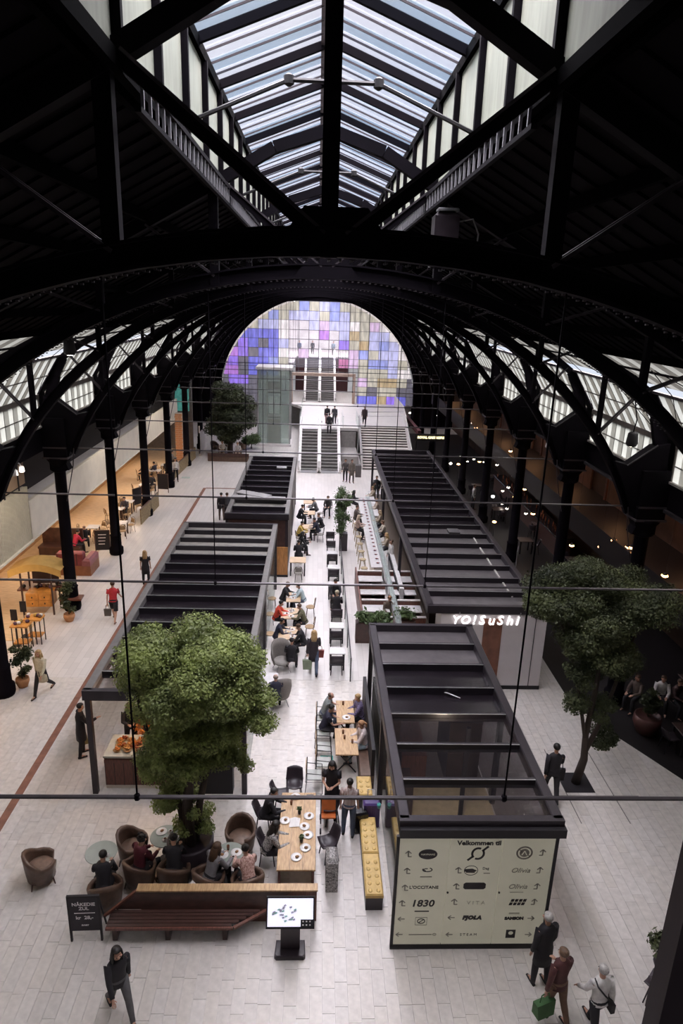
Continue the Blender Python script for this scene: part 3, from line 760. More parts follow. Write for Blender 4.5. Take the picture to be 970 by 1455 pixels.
flat('swirl_logo',ring(.105,.06,.022,150,420,24)+ring(.06,.035,.018,60,260,12,cx=-.02,cz=.0),607,1236)
flat('small_print',[line((-.12,0),(.12,0),.02)],605,1246,inkg)
stext('logo_lettering',"L'OCCITANE",602,1261,.105,bold=.002)
stext('numeral_logo','1830',600,1284,.24,bold=.006,shear=.15)
flat('small_print',[line((-.15,0),(.15,0),.028)],599,1295)
flat('slashed_ring_logo',ring(.085,.07,.018)+[line((-.05,-.04),(.05,.04),.015)]+[line((-.12,.1),(.12,.1),.006),line((-.12,-.1),(.12,-.1),.006),line((-.12,-.1),(-.12,.1),.006),line((.12,-.1),(.12,.1),.006)],598,1309)
flat('small_print',[line((-.26,0),(.22,0),.02)]+ring(.04,.035,.01,cx=.28),598,1328,inkg)
flat('train_logo',ring(.145,.125,.012)+[[(-.14,-.03),(.08,-.035),(.12,0),(.03,.045),(-.14,.03)],line((-.1,-.045),(.08,-.05),.02)],669,1237)
stext('logo_lettering','Dag',690,1234,.085); flat('small_print',[line((-.06,0),(.07,0),.02)],691,1241,inkg)
flat('pill_logo',[[(-.23,-.05),(-.19,-.085),(.19,-.085),(.23,-.05),(.23,.05),(.19,.085),(-.19,.085),(-.23,.05)]],674,1259)
stext('faint_lettering','V I T A',676,1283,.13,m=mat('faint print',(.40,.38,.30),.6))
stext('logo_lettering','FJOLA',670,1304,.13,bold=.012,shear=.2,spacing=1.15)
stext('logo_lettering','STEAM',665,1328,.09,spacing=1.5)
flat('emblem_logo',ring(.17,.165,.035)+[ell(.1,.1)]+[line((-.13,.09),(.13,-.09),.02)],745,1212,inkg); x,z=pz(745,1212)
mb=MB()
for p in [line((-.05,-.05),(0,.05),.018),line((0,.05),(.05,-.05),.018)]: mb.xprism(p,-.003,0)
mb.build('emblem_mark',signw,db,loc=(x,-.006,z))
stext('script_lettering','Olivia',739,1237,.17,m=inkg,shear=.35); stext('script_lettering','Olivia',735,1260,.17,m=inkg,shear=.35); flat('underline',[line((-.13,0),(.15,0),.012)],733,1268,inkg)
P=[]
for r_ in range(2):
    for c_ in range(4):
        x=-.15+c_*.085+r_*-.03; z=.01-r_*.09; P.append([(x,z),(x+.065,z),(x+.085,z+.07),(x+.02,z+.07)])
flat('slanted_block_logo',P,735,1282)
stext('logo_lettering','SAMSON',730,1305,.10,bold=.008); flat('small_print',[line((-.12,0),(.1,0),.04)],731,1298,mat('faint print',(.4,.38,.3),.6))
flat('square_logo',[[(-.1,-.11),(.1,-.11),(.1,.11),(-.1,.11)]],725,1327); x,z=pz(725,1327)
MB().xprism(ell(.05,.045,cz=.03),-.004,0).build('square_logo_disc',signw,db,loc=(x,-.006,z))
for px in (635.5,708.5):
    x,z=pz(px,1268); MB().lathe([(.02,0),(.02,.02)],(x,-.02,z),8).build('panel_fixing',black,db)
# Sushi kiosk
k2,w,L=kiosk('longest black framed kiosk with white front and lit sushi lettering',4.05,7.9,20.95,46.3,3.22,20,'pppppppddddddddddddd',posts=False)
for y in (L/3,L*2/3,L-.1):
    for s_ in (-1,1): MB().box(s_*w-.07,s_*w+.07,y-.07,y+.07,0,2.92).build('post',kframe,k2)
MB().bbox(-1.55,2.15,-.02,.9,.14,2.92,.02).build('white_box',mat('white sushi front',(.62,.57,.57),.4,0,.04,2),k2)
MB().box(-1.55,2.17,-.04,.9,0,.14).build('plinth',black,k2)
MB().box(-.05,.6,-.05,0,.14,2.75).build('brown_door',mat('red brown door',(.20,.08,.05),.5,0,.3,3),k2)
MB().box(1.75,1.77,-.035,-.02,.14,2.9).build('panel_seam',black,k2)
MB().box(2.0,2.04,.95,24,.0,2.9).build('side_wall',kglass,k2)
MB().box(-1.0,1.8,5,24,0,1.05).build('kitchen_counter',darkbox,k2); MB().box(-1.9,1.9,.9,L-.2,.01,.03).build('kiosk_floor',mat('kiosk dark floor',(.1,.07,.05)),k2)
MB().box(.1,.6,7.55,8.1,3.16,3.28).build('roof_box',mat('grey roof box',(.07,.065,.07),.5),k2)
MB().box(1.2,1.26,1.2,8,3.0,3.05).build('light_strip',mat('pale strip',(.5,.47,.45),.4),k2)
x0,z0=onY(697,884,20.9)
sg=thing('illuminated_lettering','lit white letters reading YO! SuShi on the white kiosk front','sign',(x0,20.86,z0+.07)); 
for j,(ch,dx,sc) in enumerate((('Y',-1.24,.42),('O',-.90,.42),('!',-.60,.46),('S',-.33,.46),('u',.0,.48),('S',.30,.46),('h',.64,.48),('i',.90,.48))):
    text('letter_'+{'!':'mark'}.get(ch,ch.lower()),ch,sc,neonw,sg,(dx,0,0),ROT,ext=.03,bold=.005,shear=.16)
for dx in (-1.1,1.0): MB().box(dx-.015,dx+.015,0,.04,.15,.3).build('bracket',steel,sg)
# L1
k3,w,L=kiosk('long black framed cafe kiosk behind the big tree, on the left',-5.78,-1.75,15.5,29.4,3.22,14,'gggdddddddqqqq',fm_=mat('grey kiosk edge',(.16,.15,.145),.45,.2))
MB().box(-w,w,8.2,8.3,0,2.9).build('inner_wall',darkbox,k3)
MB().box(-.9,.4,4.0,12.5,0,1.1).build('counter',darkbox,k3); MB().box(-w+.05,w-.05,3.4,L-4.6,.01,.03).build('kiosk_floor',mat('kiosk dark floor',(.1,.07,.05)),k3)
MB().box(w-.02,w+.02,.1,L,.1,2.9).build('glass_wall',glass,k3); MB().box(-w-.02,-w+.02,5,L,.1,1.2).build('side_counter',woodr,k3)
MB().box(.6,1.7,-.0,.3,0,2.9).build('dark_cabinet',black,k3); MB().box(-.3,.6,2.2,3.0,0,2.6).build('orange_column',mat('orange tiled column',(.50,.20,.06),.5,0,.4,6),k3)
cb=thing('pastry_counter','red brown wooden pastry counter with glass top at the kiosk corner','counter',(-4.45,15.7,0))
MB().box(-1.1,1.1,0,.9,.12,1.0).build('counter_body',woodr,cb); MB().box(-1.12,1.12,-.02,.95,1.0,1.06).build('counter_top',mat('greenish counter glass',(.42,.41,.35),.15),cb)
MB().box(-1.1,1.1,.02,.9,0,.12).build('plinth',cream,cb); MB().box(-1.1,1.1,-.03,-.0,.85,.95).build('rail',woodr,cb)
for k in range(9): MB().box(-1.1+k*.25,-1.09+k*.25,-.012,0,.12,.85).build('board_joint',black,cb)
# L2
k4,w,L=kiosk('smaller black framed kiosk with brown wooden end, farther left',-4.15,-1.3,30.9,43.3,3.22,10,'dqdddddddd',fm_=mat('grey kiosk edge',(.16,.15,.145)))
MB().box(-w,w,0,.06,0,2.9).build('end_wall',woodd,k4); MB().box(w-.5,w+.06,-.08,0,.12,1.55).build('oak_panel',mat('warm oak panel',(.42,.19,.06),.4,0,.3,3,stretch=(6,1,1)),k4)
MB().box(w-.02,w+.04,.0,L,0,2.9).build('side_wall',darkbox,k4); MB().box(-w,-w+.04,.3,L,0,2.9).build('side_wall',darkbox,k4)
MB().box(w-.5,w+.08,-.1,.02,0,.12).build('plinth',black,k4)
MB().beam((-w-.1,2.6,3.3),(w-.2,2.4,3.3),.5,.04).beam((-w+.2,3.4,3.35),(.4,2.6,3.32),.6,.04).build('roof_sheet',mat('loose grey sheet',(.30,.29,.29),.4),k4)
MB().box(.4,1.0,9.2,9.6,3.18,3.26).build('roof_box',steel,k4)
# ================================================================ TREES AND PLANTS
def leaf_mesh(name,clumps,n,size,m,seed,flat=.5,jit=.07):
    """clumps: (x,y,z,rx,ry,rz); leaves lie mostly on the upper shell of each clump"""
    rg=np.random.default_rng(seed); cl=np.array(clumps); vol=(cl[:,3]*cl[:,4]*cl[:,5])**(2/3); idx=rg.choice(len(cl),n,p=vol/vol.sum())
    d=rg.normal(size=(n,3)); d/=np.linalg.norm(d,axis=1)[:,None]; r=(rg.random(n)**.35)[:,None]
    p=cl[idx,:3]+d*cl[idx,3:]*r*(1+rg.normal(size=(n,1))*jit)
    nn=d*.7+rg.normal(size=(n,3))*.6+np.array([0,0,flat]); nn/=np.linalg.norm(nn,axis=1)[:,None]
    a=np.cross(nn,rg.normal(size=(n,3))); a/=np.linalg.norm(a,axis=1)[:,None]; b=np.cross(nn,a)
    s=(size*(.6+.8*rg.random(n)))[:,None]
    v=np.stack([p-a*s,p-b*s*.5+nn*s*.12,p+a*s,p+b*s*.5+nn*s*.12],1).reshape(-1,3)
    me=bpy.data.meshes.new(name); me.vertices.add(4*n); me.vertices.foreach_set('co',v.ravel())
    me.loops.add(4*n); me.loops.foreach_set('vertex_index',np.arange(4*n,dtype=np.int32)); me.polygons.add(n)
    me.polygons.foreach_set('loop_start',np.arange(0,4*n,4,dtype=np.int32)); me.update(calc_edges=True); me.materials.append(m); return me
def crown(cx,cy,cz,rx,ry,rz_h,k,cr,seed):
    rg=random.Random(seed); out=[]
    for i in range(k):
        while 1:
            a,b,c=[rg.uniform(-1,1) for _ in range(3)]
            if .25<a*a+b*b+c*c<1: break
        s=cr*rg.uniform(.7,1.25); out.append((cx+a*(rx-s*.6),cy+b*(ry-s*.6),cz+c*(rz_h-s*.4),s,s,s*.62))
    return out
def tree(label,base,stems,clumps,n,size,m,seed,pot=None,name='potted_tree'):
    t=thing(name,label,'tree',(*base,0)); 
    for pts,r0,r1 in stems:
        k=len(pts); MB().tube(pts,[r0+(r1-r0)*i/(k-1) for i in range(k)],8).build('trunk',bark,t,True)
    f=ob('foliage',leaf_mesh('foliage',clumps,n,size,m,seed,jit=.4 if n<8000 else .07),t); f['kind']='stuff'
    if pot: pot(t)
    return t
tx,ty=at(272,1228)
def pot1(t):
    MB().lathe([(.42,0),(.52,.1),(.55,.75),(.50,.8),(.50,.7)],(0,0,0),20).build('pot',plasticd,t,True); MB().lathe([(.5,.66),(.01,.7)],(0,0,0),16).build('soil',soil,t)
cl=crown(.12,-.1,5.45,1.62,1.5,1.15,34,.55,3)+crown(.25,.1,4.2,1.5,1.2,1.0,24,.46,4)+crown(1.25,.0,4.3,.75,.7,.9,9,.38,5)+crown(-.15,0,3.1,1.25,1.0,.75,16,.40,6)+crown(-.15,0,1.75,.7,.55,.8,15,.24,7)+crown(.35,.05,1.35,.35,.35,.4,5,.2,9)+crown(1.2,.1,2.9,.35,.3,.7,4,.24,8)
stems=[([(0,0,.6),(-.05,.05,1.6),(.05,0,2.6),(-.1,.1,4.2),(-.5,0,5.4)],.16,.04),([(.1,.05,.6),(.25,0,1.8),(.5,.1,3.0),(.8,0,4.3),(1.0,.1,5.3)],.10,.03),([(.05,-.1,.7),(.0,-.15,2.2),(.35,-.2,3.4),(.2,-.2,5.2)],.12,.03),([(-.1,.1,.7),(-.35,.1,2.4),(-.9,.1,3.7),(-1.1,.0,5.0)],.09,.03)]
tree('big leafy green tree in front of the left cafe kiosk, beside the armchairs',(tx,ty),stems,cl,150000,.036,leaf1,1,pot1)
tx,ty=at(817,1112)
def pit(t):
    MB().box(-.42,.42,-.42,.42,.0,.012).build('planting_pit',black,t)
cl=crown(.55,1.2,5.3,2.3,1.9,1.05,40,.62,13)+crown(.25,.4,4.1,1.15,1.1,1.1,16,.5,14)+crown(.1,.1,2.7,.75,.7,1.0,9,.32,15)+crown(.75,.2,1.6,.5,.45,.55,7,.26,16)+crown(-1.3,.9,5.2,.55,.5,.5,5,.34,17)+crown(-.45,.1,4.0,.35,.3,1.1,7,.26,18)
stems=[([(0,0,0),(.15,.02,.8),(.1,.05,1.6),(.2,.1,3.0),(.3,.3,4.6)],.13,.05),([(.12,.05,.9),(.5,.1,2.0),(.9,.3,3.4),(1.5,.8,4.8)],.08,.03),([(.1,.02,1.4),(-.2,.1,2.7),(-.5,.5,4.0),(-.9,.8,5.0)],.06,.02)]
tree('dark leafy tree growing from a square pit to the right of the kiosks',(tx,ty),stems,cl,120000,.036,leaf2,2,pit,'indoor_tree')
tree('very large dark tree left of the glass lift',(-7.4,58),[([(0,0,0),(.1,0,2.0),(0,0,4.5)],.25,.08)],crown(0,0,3.7,2.3,2,2.9,34,.95,22),30000,.09,mat('shadowed green leaves',(.022,.032,.014),.6,0,.6,1,col2=(.07,.09,.035)),3,None,'indoor_tree')  # darkest of the leaf greens
tree('dark shrub at the foot of the glass lift',(-5.8,60.6),[([(0,0,0),(0,0,.8)],.06,.03)],crown(0,0,.9,.8,.7,.8,9,.4,23),5000,.07,leaf3,4,None,'leafy_shrub')
px_,py_=at(487,781)
def pot2(t):
    MB().prism([(-.22,-.22),(.22,-.22),(.22,.22),(-.22,.22)],0,1.0,.03).build('planter',plasticd,t)
cl=[(R.uniform(-.35,.35),R.uniform(-.3,.3),1.2+k*.115,.22,.22,.2) for k in range(20)]
tree('tall airy bamboo in a square dark planter at the end of the small table row',(px_,py_),[([(R.uniform(-.1,.1),R.uniform(-.1,.1),.9),(R.uniform(-.3,.3),R.uniform(-.3,.3),3.3)],.015,.008) for _ in range(6)],cl,4200,.055,leaf3,5,pot2,'potted_bamboo')
def plant(label,px,py,h,w,potm,seed,m=leaf2,n=1500,ps=.22,nm='potted_plant'):
    x,y=at(px,py)
    def pt(t):
        MB().lathe([(ps*.7,0),(ps*1.05,ps*.9),(ps,ps*1.5),(ps*.9,ps*1.5),(ps*.88,ps*1.35)],n=14).build('pot',potm,t,True); MB().lathe([(ps*.88,ps*1.3),(.01,ps*1.34)],n=12).build('soil',soil,t)
    return tree(label,(x,y),[([(0,0,ps),(0,0,h*.7)],.02,.01)],crown(0,0,ps*1.5+h*.45,w,w,h*.5,8,w*.5,seed),n,.06,m,seed,pt,nm)
plant('leafy plant in a terracotta bowl beside the third left column',99,882,1.5,.3,terra,31)
plant('sparse plant in a terracotta pot by the column at the left edge',33,975,1.7,.36,terra,32)
plant('tall plant in a big dark red pot at the edge of the right terrace',916,1040,1.1,.3,mat('dark red pot',(.10,.04,.035),.5),33,ps=.42)
plant('small bush at the near corner of the right terrace',938,1375,.7,.28,plasticd,34,n=900,ps=.16)
for k,(px,py) in enumerate(((520,885),(545,884),(575,882))):
    x,y=at(px,py,.8); t=thing('counter_plant','spiky green plant on the planter box behind the front kiosk, %s of three'%['left','middle','right'][k],'plant',(x,y,0)); f=ob('foliage',leaf_mesh('foliage',crown(0,0,1.05,.4,.25,.3,5,.2,40+k),500,.09,leaf3,40+k,jit=.5),t); f['kind']='stuff'; MB().box(-.42,.42,-.2,.2,0,.85).build('planter_box',woodd,t)
# ================================================================ FURNITURE PROTOTYPES
def table(label,kind,sx,sy,z,top,leg,loc,rz=0,group=None,style='legs',name='table'):
    t=thing(name,label,kind,loc,rz,group)
    if style=='round':
        MB().lathe([(sx-.01,z-.03),(sx,z-.015),(sx-.005,z)],n=28).build('table_top',top,t); MB().lathe([(.03,.03),(.03,z-.03)],n=8).build('pedestal',leg,t); MB().lathe([(.22,0),(.2,.02),(.03,.05)],n=16).build('base',leg,t)
    else:
        MB().bbox(-sx/2,sx/2,-sy/2,sy/2,z-.04,z,.01).build('table_top',top,t)
        if style=='planks':
            for k in (1,2): MB().box(-sx/2+sx*k/3-.003,-sx/2+sx*k/3+.003,-sy/2,sy/2,z,z+.001).build('plank_joint',woodd,t)
        if style=='cross':
            for y in (-sy/2+.2,sy/2-.2): MB().beam((-sx/2+.05,y,0),(sx/2-.05,y,z-.04),.03,.03).beam((sx/2-.05,y,0),(-sx/2+.05,y,z-.04),.03,.03).build('cross_leg',leg,t)
        else:
            for a in (-1,1):
                for b in (-1,1): MB().box(a*(sx/2-.06)-.03,a*(sx/2-.06)+.03,b*(sy/2-.07)-.03,b*(sy/2-.07)+.03,0,z-.04).build('leg',leg,t)
    return t
def legs4(t,w,d,z,m,r=.014,splay=.05):
    for a in (-1,1):
        for b in (-1,1): MB().tube([(a*w,b*d,z),(a*(w+splay),b*(d+splay),0)],r,6).build('leg',m,t)
def shell_chair(m=plasticd,legm=black):
    t=thing('shell_chair','x','chair'); rows=[]
    for k in range(9):   # profile from front lip to back top, chair faces +Y
        u=k/8
        if u<.45: y=.24-u/.45*.42; z=.45-.03*math.sin(u/.45*PI)
        else: v=(u-.45)/.55; y=-.18-.12*v; z=.45+.37*v
        hw=.24-.05*abs(u-.5); rows.append([(hw*x,y+(.10*x*x if u>.45 else .0),z+(.06*x*x if u<.6 else 0)) for x in (-1,-.6,-.2,.2,.6,1)])
    MB().shell(rows,.02).build('shell',m,t,True); legs4(t,.15,.13,.43,legm); return t
def tub_chair(m=leather,cm=leatherd,legm=woodd):
    t=thing('tub_armchair','x','armchair')
    rows=[];n=14
    for k in range(n+1):
        a=math.radians(-155+310*k/n) ; # around the back; open at +Y front
        x=.36*math.sin(a+0); y=-.36*math.cos(a)*.95
        h=.58+.26*max(0,math.cos(a))**1.0
        rows.append([(x*.9,y*.9,.14),(x*.98,y*.98,.35),(x*1.06,y*1.06,h*.85),(x*1.08,y*1.08,h)])
    MB().shell(rows,-.07).build('tub',m,t,True)
    MB().lathe([(.28,.30),(.31,.34),(.30,.42),(.24,.45)],n=18).build('seat_cushion',cm,t,True); MB().lathe([(.31,.14),(.31,.31)],n=18).build('seat_base',m,t)
    for a in (-1,1):
        for b in (-1,1): MB().tube([(a*.22,b*.22,.16),(a*.25,b*.25,0)],[.022,.014],6).build('leg',legm,t)
    return t
def wing_chair():
    t=thing('wing_armchair','x','armchair'); rows=[];n=14
    for k in range(n+1):
        a=math.radians(-110+220*k/n); x=.38*math.sin(a); y=-.34*math.cos(a); h=.62+.52*max(0,math.cos(a*.85))**.7
        rows.append([(x*.85,y*.85,.30),(x,y,.5),(x*1.08,y*1.05,h*.75),(x*(1.02+.1*math.cos(a)),y*1.1,h)])
    MB().shell(rows,-.06).build('shell',greyf,t,True); MB().lathe([(.28,.32),(.31,.36),(.31,.42),(.25,.46)],n=18).build('seat_cushion',mat('light grey cushion',(.30,.28,.26),.8),t,True)
    legs4(t,.16,.16,.31,steel,.016,.1); return t
def bistro_chair(seatm,framem,backm=None):
    t=thing('bistro_chair','x','chair')
    MB().prism([(.2*math.cos(a),.2*math.sin(a)) for a in [2*PI*i/14 for i in range(14)]],.43,.46,.008).build('seat',seatm,t)
    legs4(t,.13,.13,.43,framem,.012,.04)
    MB().tube([(-.19,-.14,.45),(-.2,-.19,.65),(-.14,-.22,.82),(0,-.23,.87),(.14,-.22,.82),(.2,-.19,.65),(.19,-.14,.45)],.012,6,side=(0,1,0)).build('back_hoop',framem,t)
    MB().shell([[(x,-.17-.04*(z-.5)*2+.04*abs(x)*2,z) for x in (-.16,-.05,.05,.16)] for z in (.55,.68,.8)],.012).build('backrest',backm or seatm,t,True); return t
def frame_chair():
    t=thing('metal_frame_chair','x','chair')
    MB().bbox(-.22,.22,-.2,.2,.43,.455,.01).build('seat',mat('clear grey seat',(.32,.33,.30),.3),t)
    MB().shell([[(x,-.22-.05*(z-.5),z) for x in (-.2,-.07,.07,.2)] for z in (.62,.74,.86)],.015).build('backrest',wood,t,True)
    for a in (-1,1):
        MB().tube([(a*.23,-.2,.85),(a*.23,-.2,.45),(a*.24,-.24,0),(a*.24,.24,0),(a*.23,.22,.62),(a*.23,-.2,.66)],.012,6,side=(0,1,0)).build('side_frame',black,t)
    return t
def box_chair():
    t=thing('black_chair','x','chair'); MB().bbox(-.24,.24,-.22,.24,.40,.46,.02).build('seat',black,t); MB().shell([[(x,-.22-.12*(z-.5),z) for x in (-.24,-.1,.1,.24)] for z in (.48,.64,.8)],.03).build('backrest',plasticd,t,True); legs4(t,.18,.18,.4,black,.014,.03); return t
shellC=Proto(shell_chair()); tubC=Proto(tub_chair()); wingC=Proto(wing_chair()); bistC=Proto(bistro_chair(mat('woven cane',(.36,.24,.13),.6,0,.2,12),woodd)); frameC=Proto(frame_chair()); boxC=Proto(box_chair())
bistG=Proto(bistro_chair(mat('grey cane',(.22,.20,.18),.6,0,.2,12),black))
def P2(px,py,z=0,rz=0): x,y=at(px,py,z); return (x,y,0)
# crockery -----------------------------------------------------------------
def plate_():
    t=thing('plate','x','plate'); MB().lathe([(.05,0),(.07,.004),(.13,.018),(.13,.022),(.07,.010),(.001,.008)],n=18).build('dish',china,t,True); MB().ball((.02,0,.03),(.05,.04,.02),8,4).build('food',mat('brown food',(.25,.12,.05),.7,0,.4,20),t,True); return t
def cup_():
    t=thing('cup','x','cup'); MB().lathe([(.05,0),(.075,.008),(.03,.012),(.03,.02),(.04,.07),(.036,.07),(.03,.03)],n=14).build('cup_body',china,t,True); MB().lathe([(.036,.058),(.001,.06)],n=12).build('coffee',mat('coffee',(.07,.03,.015),.2),t); return t
def glass_():
    t=thing('glass','x','glass'); MB().lathe([(.028,0),(.035,.12),(.032,.12),(.026,.01)],n=12).build('tumbler',mat('amber glass',(.20,.09,.05),.1),t,True); return t
plateC,cupC,glassC=Proto(plate_()),Proto(cup_()),Proto(glass_())
# ================================================================ FOREGROUND LOUNGE
tubC.put((*at(60,1250),0),math.radians(-62),'empty brown leather tub armchair standing alone at the far left')
table('round stone topped table with a cup between the empty armchair and the bench','table',.36,.36,.72,greengl,black,P2(147,1246),style='round',name='round_table')
x,y=at(146,1218,.72); cupC.put((x+.06,y+.05,.72),0,'white cup on the leftmost round table'); glassC.put((x+.02,y-.12,.72),0,'dark amber glass on the leftmost round table')
tubC.put((*at(190,1222),0),math.radians(-100),'empty brown tub armchair with a tan cushion left of the person in dark red')
tubC.put((*at(200,1258),0),math.radians(-30),'brown tub armchair with a person in dark red seated in it')
tubC.put((*at(248,1262),0),math.radians(-5),'brown tub armchair holding the dark haired person in a black coat')
tubC.put((*at(297,1272),0),math.radians(-35),'brown tub armchair holding the person in a grey top and white shawl')
tubC.put((*at(352,1276),0),math.radians(20),'brown tub armchair holding the person in the pink floral shirt')
tubC.put((*at(342,1208),0),math.radians(178),'empty high brown tub armchair facing the camera in front of the long table')
tubC.put((*at(152,1288),0),math.radians(15),'dark tub armchair behind the chalkboard sign')
x,y=at(237,1222); table('round glass table covered with dishes beside the tree pot','table',.36,.36,.72,greengl,black,(x,y,0),style='round',name='round_table')
for k,(dx,dy) in enumerate(((.1,.1),(-.12,.12),(.02,-.14),(.2,-.04))): (plateC if k%2 else cupC).put((x+dx,y+dy,.72),k,['small white cup on the dish covered glass table, right rear','white plate on the dish covered glass table, left rear','white cup near the front of the dish covered glass table','white plate at the right of the dish covered glass table'][k])
x,y=at(327,1248); table('round glass table with red drink in front of the person in pink','table',.36,.36,.72,greengl,black,(x,y,0),style='round',name='round_table')
for k,(dx,dy) in enumerate(((-.05,.12),(.15,.02),(.1,-.15),(-.15,-.05),(-.22,.1))): (glassC,plateC,cupC,plateC,cupC)[k].put((x+dx,y+dy,.72),k,['amber glass on the table in front of the person in pink','white plate right of the amber glass','white cup at the near edge of the table by the person in pink','white plate at the left of the table by the person in pink','white cup farthest left on the table by the person in pink'][k])
# long oak table
lt=table('long oak table with white plates in the foreground','table',.88,2.52,.76,wood,woodr,(-.24,13.40,0),0,style='planks',name='long_table')
for px,py,l in ((348,708,'white plate at the far end of the long oak table'),(422,815,'white plate at the right side of the long oak table, third from its far end'),(398,873,'white plate in the middle of the long oak table'),(418,920,'white plate with a cup at the right edge of the long oak table'),(402,990,'white plate near the dark bottle on the long oak table'),(352,1042,'white plate nearest the camera on the long oak table'),(290,840,'white plate at the left edge of the long oak table')):
    X,Y=at(330+px/3.88,950+py/3.88,.76); plateC.put((X,Y,.76),px,l)
X,Y=at(330+340/3.88,950+850/3.88,.76); tag(MB().shell([[(X-.12,Y-.16,.765),(X,Y-.16,.79),(X+.13,Y-.13,.765)],[(X-.1,Y+.15,.765),(X+.02,Y+.16,.79),(X+.15,Y+.15,.765)]],.004).build('open_menu',china),'open white menu lying on the long oak table','menu')
for px,py,l in ((370,800,'small green table plant in a glass near the far end of the long oak table'),(380,955,'dark bottle with greenery on the near half of the long oak table')):
    X,Y=at(330+px/3.88,950+py/3.88,.76); t=thing('table_plant',l,'plant',(X,Y,.76)); MB().lathe([(.035,0),(.045,.1),(.04,.12)],n=12).build('jar',plasticd,t,True); f=ob('foliage',leaf_mesh('foliage',[(0,0,.15,.06,.06,.05)],60,.035,leaf3,px),t)
X,Y=at(330+325/3.88,950+750/3.88,.76); glassC.put((X,Y,.76),0,'amber glass near the far left corner of the long oak table')
X,Y=at(330+430/3.88,950+708/3.88,.76); tag(MB().box(X-.1,X+.08,Y-.05,Y+.06,.76,.79).build('dark_wallet',plasticd),'small dark wallet at the far right corner of the long oak table','wallet')
for (px,py,rz,l) in ((418,1133,180,'dark shell chair at the far end of the long oak table'),(374,1178,-90,'dark shell chair left of the long oak table with a black coat'),(380,1222,-90,'nearest dark shell chair left of the long oak table'),(470,1166,100,'dark shell chair at the far right side of the long oak table'),(467,1218,110,'dark shell chair with a light grey seat right of the long oak table'),(398,1150,-80,'dark shell chair at the far left corner of the long oak table')):
    shellC.put((*at(px,py),0),math.radians(rz),l)
# planter bench with slatted seat
bn=thing('wooden_bench','long dark red wooden bench with slatted seat and oak topped back wall','bench',(0,0,0))
MB().prism([(-3.55,11.5),(.23,11.5),(.23,11.62),(-3.55,11.62)],0,.85).build('back_wall',woodr,bn)
MB().box(-3.62,.25,11.47,11.66,.85,.885).build('top_rail',wood,bn)
MB().beam((-3.6,11.55,.84),(-4.25,11.25,.45),.05,.05).build('end_rail',woodr,bn)
MB().add([(-4.1,11.42,.44),(-.75,11.42,.44),(-.3,11.5,.84),(-3.6,11.5,.84)],[(0,1,2,3)]).build('sloping_back',woodd,bn)
for k in range(5):
    y0=11.0+k*.085; x1=-1.55+k*.14
    MB().bbox(-4.15,x1,y0,y0+.075,.40,.44,.008).build('seat_slat',woodd,bn)
MB().beam((-1.5,10.97,.42),(-.78,11.44,.42),.06,.05).build('corner_rail',woodr,bn); MB().box(-4.15,-1.52,10.95,10.99,.38,.44).build('front_rail',woodr,bn)
for x in (-4.0,-2.9,-1.7): MB().box(x-.05,x+.05,11.05,11.4,0,.4).build('leg',woodd,bn)
# chalkboard
x,y=at(101,1337); ab=thing('chalkboard_sign','black chalkboard sign with white lettering beside the wooden bench','sign',(x+.33,y,0),math.radians(2))
MB().box(-.31,.31,-.0,.03,.28,1.16).build('board',mat('chalkboard',(.022,.017,.025),.6,0,.2,4),ab)
for a in (-.33,.29): MB().box(a,a+.04,-.01,.04,0,1.18).build('leg',black,ab)
MB().box(-.33,.33,-.01,.04,1.16,1.2).build('top_rail',black,ab); MB().beam((-.3,.04,1.16),(-.3,.4,0),.03,.03).beam((.3,.04,1.16),(.3,.4,0),.03,.03).build('rear_leg',black,ab)
for b,s,z in (('NÅKEDIE',.115,.98),('ZUL',.11,.87),('kr  28,-',.12,.63),('SVART',.05,.43)): text('lettering',b,s,chalk,ab,(0,-.004,z),(PI/2,0,0),ext=.001,bold=.003)
MB().box(-.2,.22,-.005,0,.745,.76).build('chalk_line',chalk,ab)
# info screen
x,y=at(412,1352); sc=thing('information_screen','black information kiosk with a tilted lit map screen in front of the bench','screen',(x,y,0))
MB().prism([(-.32,-.16),(-.28,-.2),(.28,-.2),(.32,-.16),(.30,.2),(-.30,.2)],0,.10,.02).build('foot',plasticd,sc)
MB().add([(-.2,-.02,.1),(.2,-.02,.1),(.2,.1,.1),(-.2,.1,.1),(-.2,-.05,.95),(.2,-.05,.95),(.2,.07,.95),(-.2,.07,.95)],[(0,1,5,4),(1,2,6,5),(2,3,7,6),(3,0,4,7),(4,5,6,7)]).build('stand',plasticd,sc)
scr=MB().box(-.49,.49,-.03,.03,-.30,.30).build('screen_frame',black,sc,loc=(0,-.06,1.12)); scr.rotation_euler=(math.radians(-28),0,0)
MB().box(-.46,.46,-.035,-.031,-.255,.27).build('screen_glass',mat('lit screen',(.8,.8,.9),.3,emit=(.78,.77,.93),es=.85),scr)
MB().box(.21,.46,-.038,-.0345,-.27,-.12).box(-.46,.21,-.038,-.0345,-.28,-.255).build('dark_menu',black,scr)
for i in range(2):
    for j in range(3): MB().box(.245+j*.07,.275+j*.07,-.040,-.037,-.17-.065*i,-.145-.065*i).build('menu_icon',china,scr)
mp_=mat('map grey',(.35,.34,.42),.6,emit=(.35,.34,.42),es=.3)
for k in range(26):
    u=R.random(); vv=R.random(); 
    if k<10: X=-.40+.30*u+.03*vv; Z=-.08+.16*u+.08*vv
    else: X=-.22+.32*u; Z=-.16+.25*vv-(.0 if u>.4 else .03)
    MB().xprism([(X,Z),(X+.05,Z+.02),(X+.035,Z+.05),(X-.015,Z+.03)],-.040,-.036).build('map_block',mp_ if k%3 else mat('map green',(.25,.42,.38),.6,emit=(.3,.5,.45),es=.3),scr)
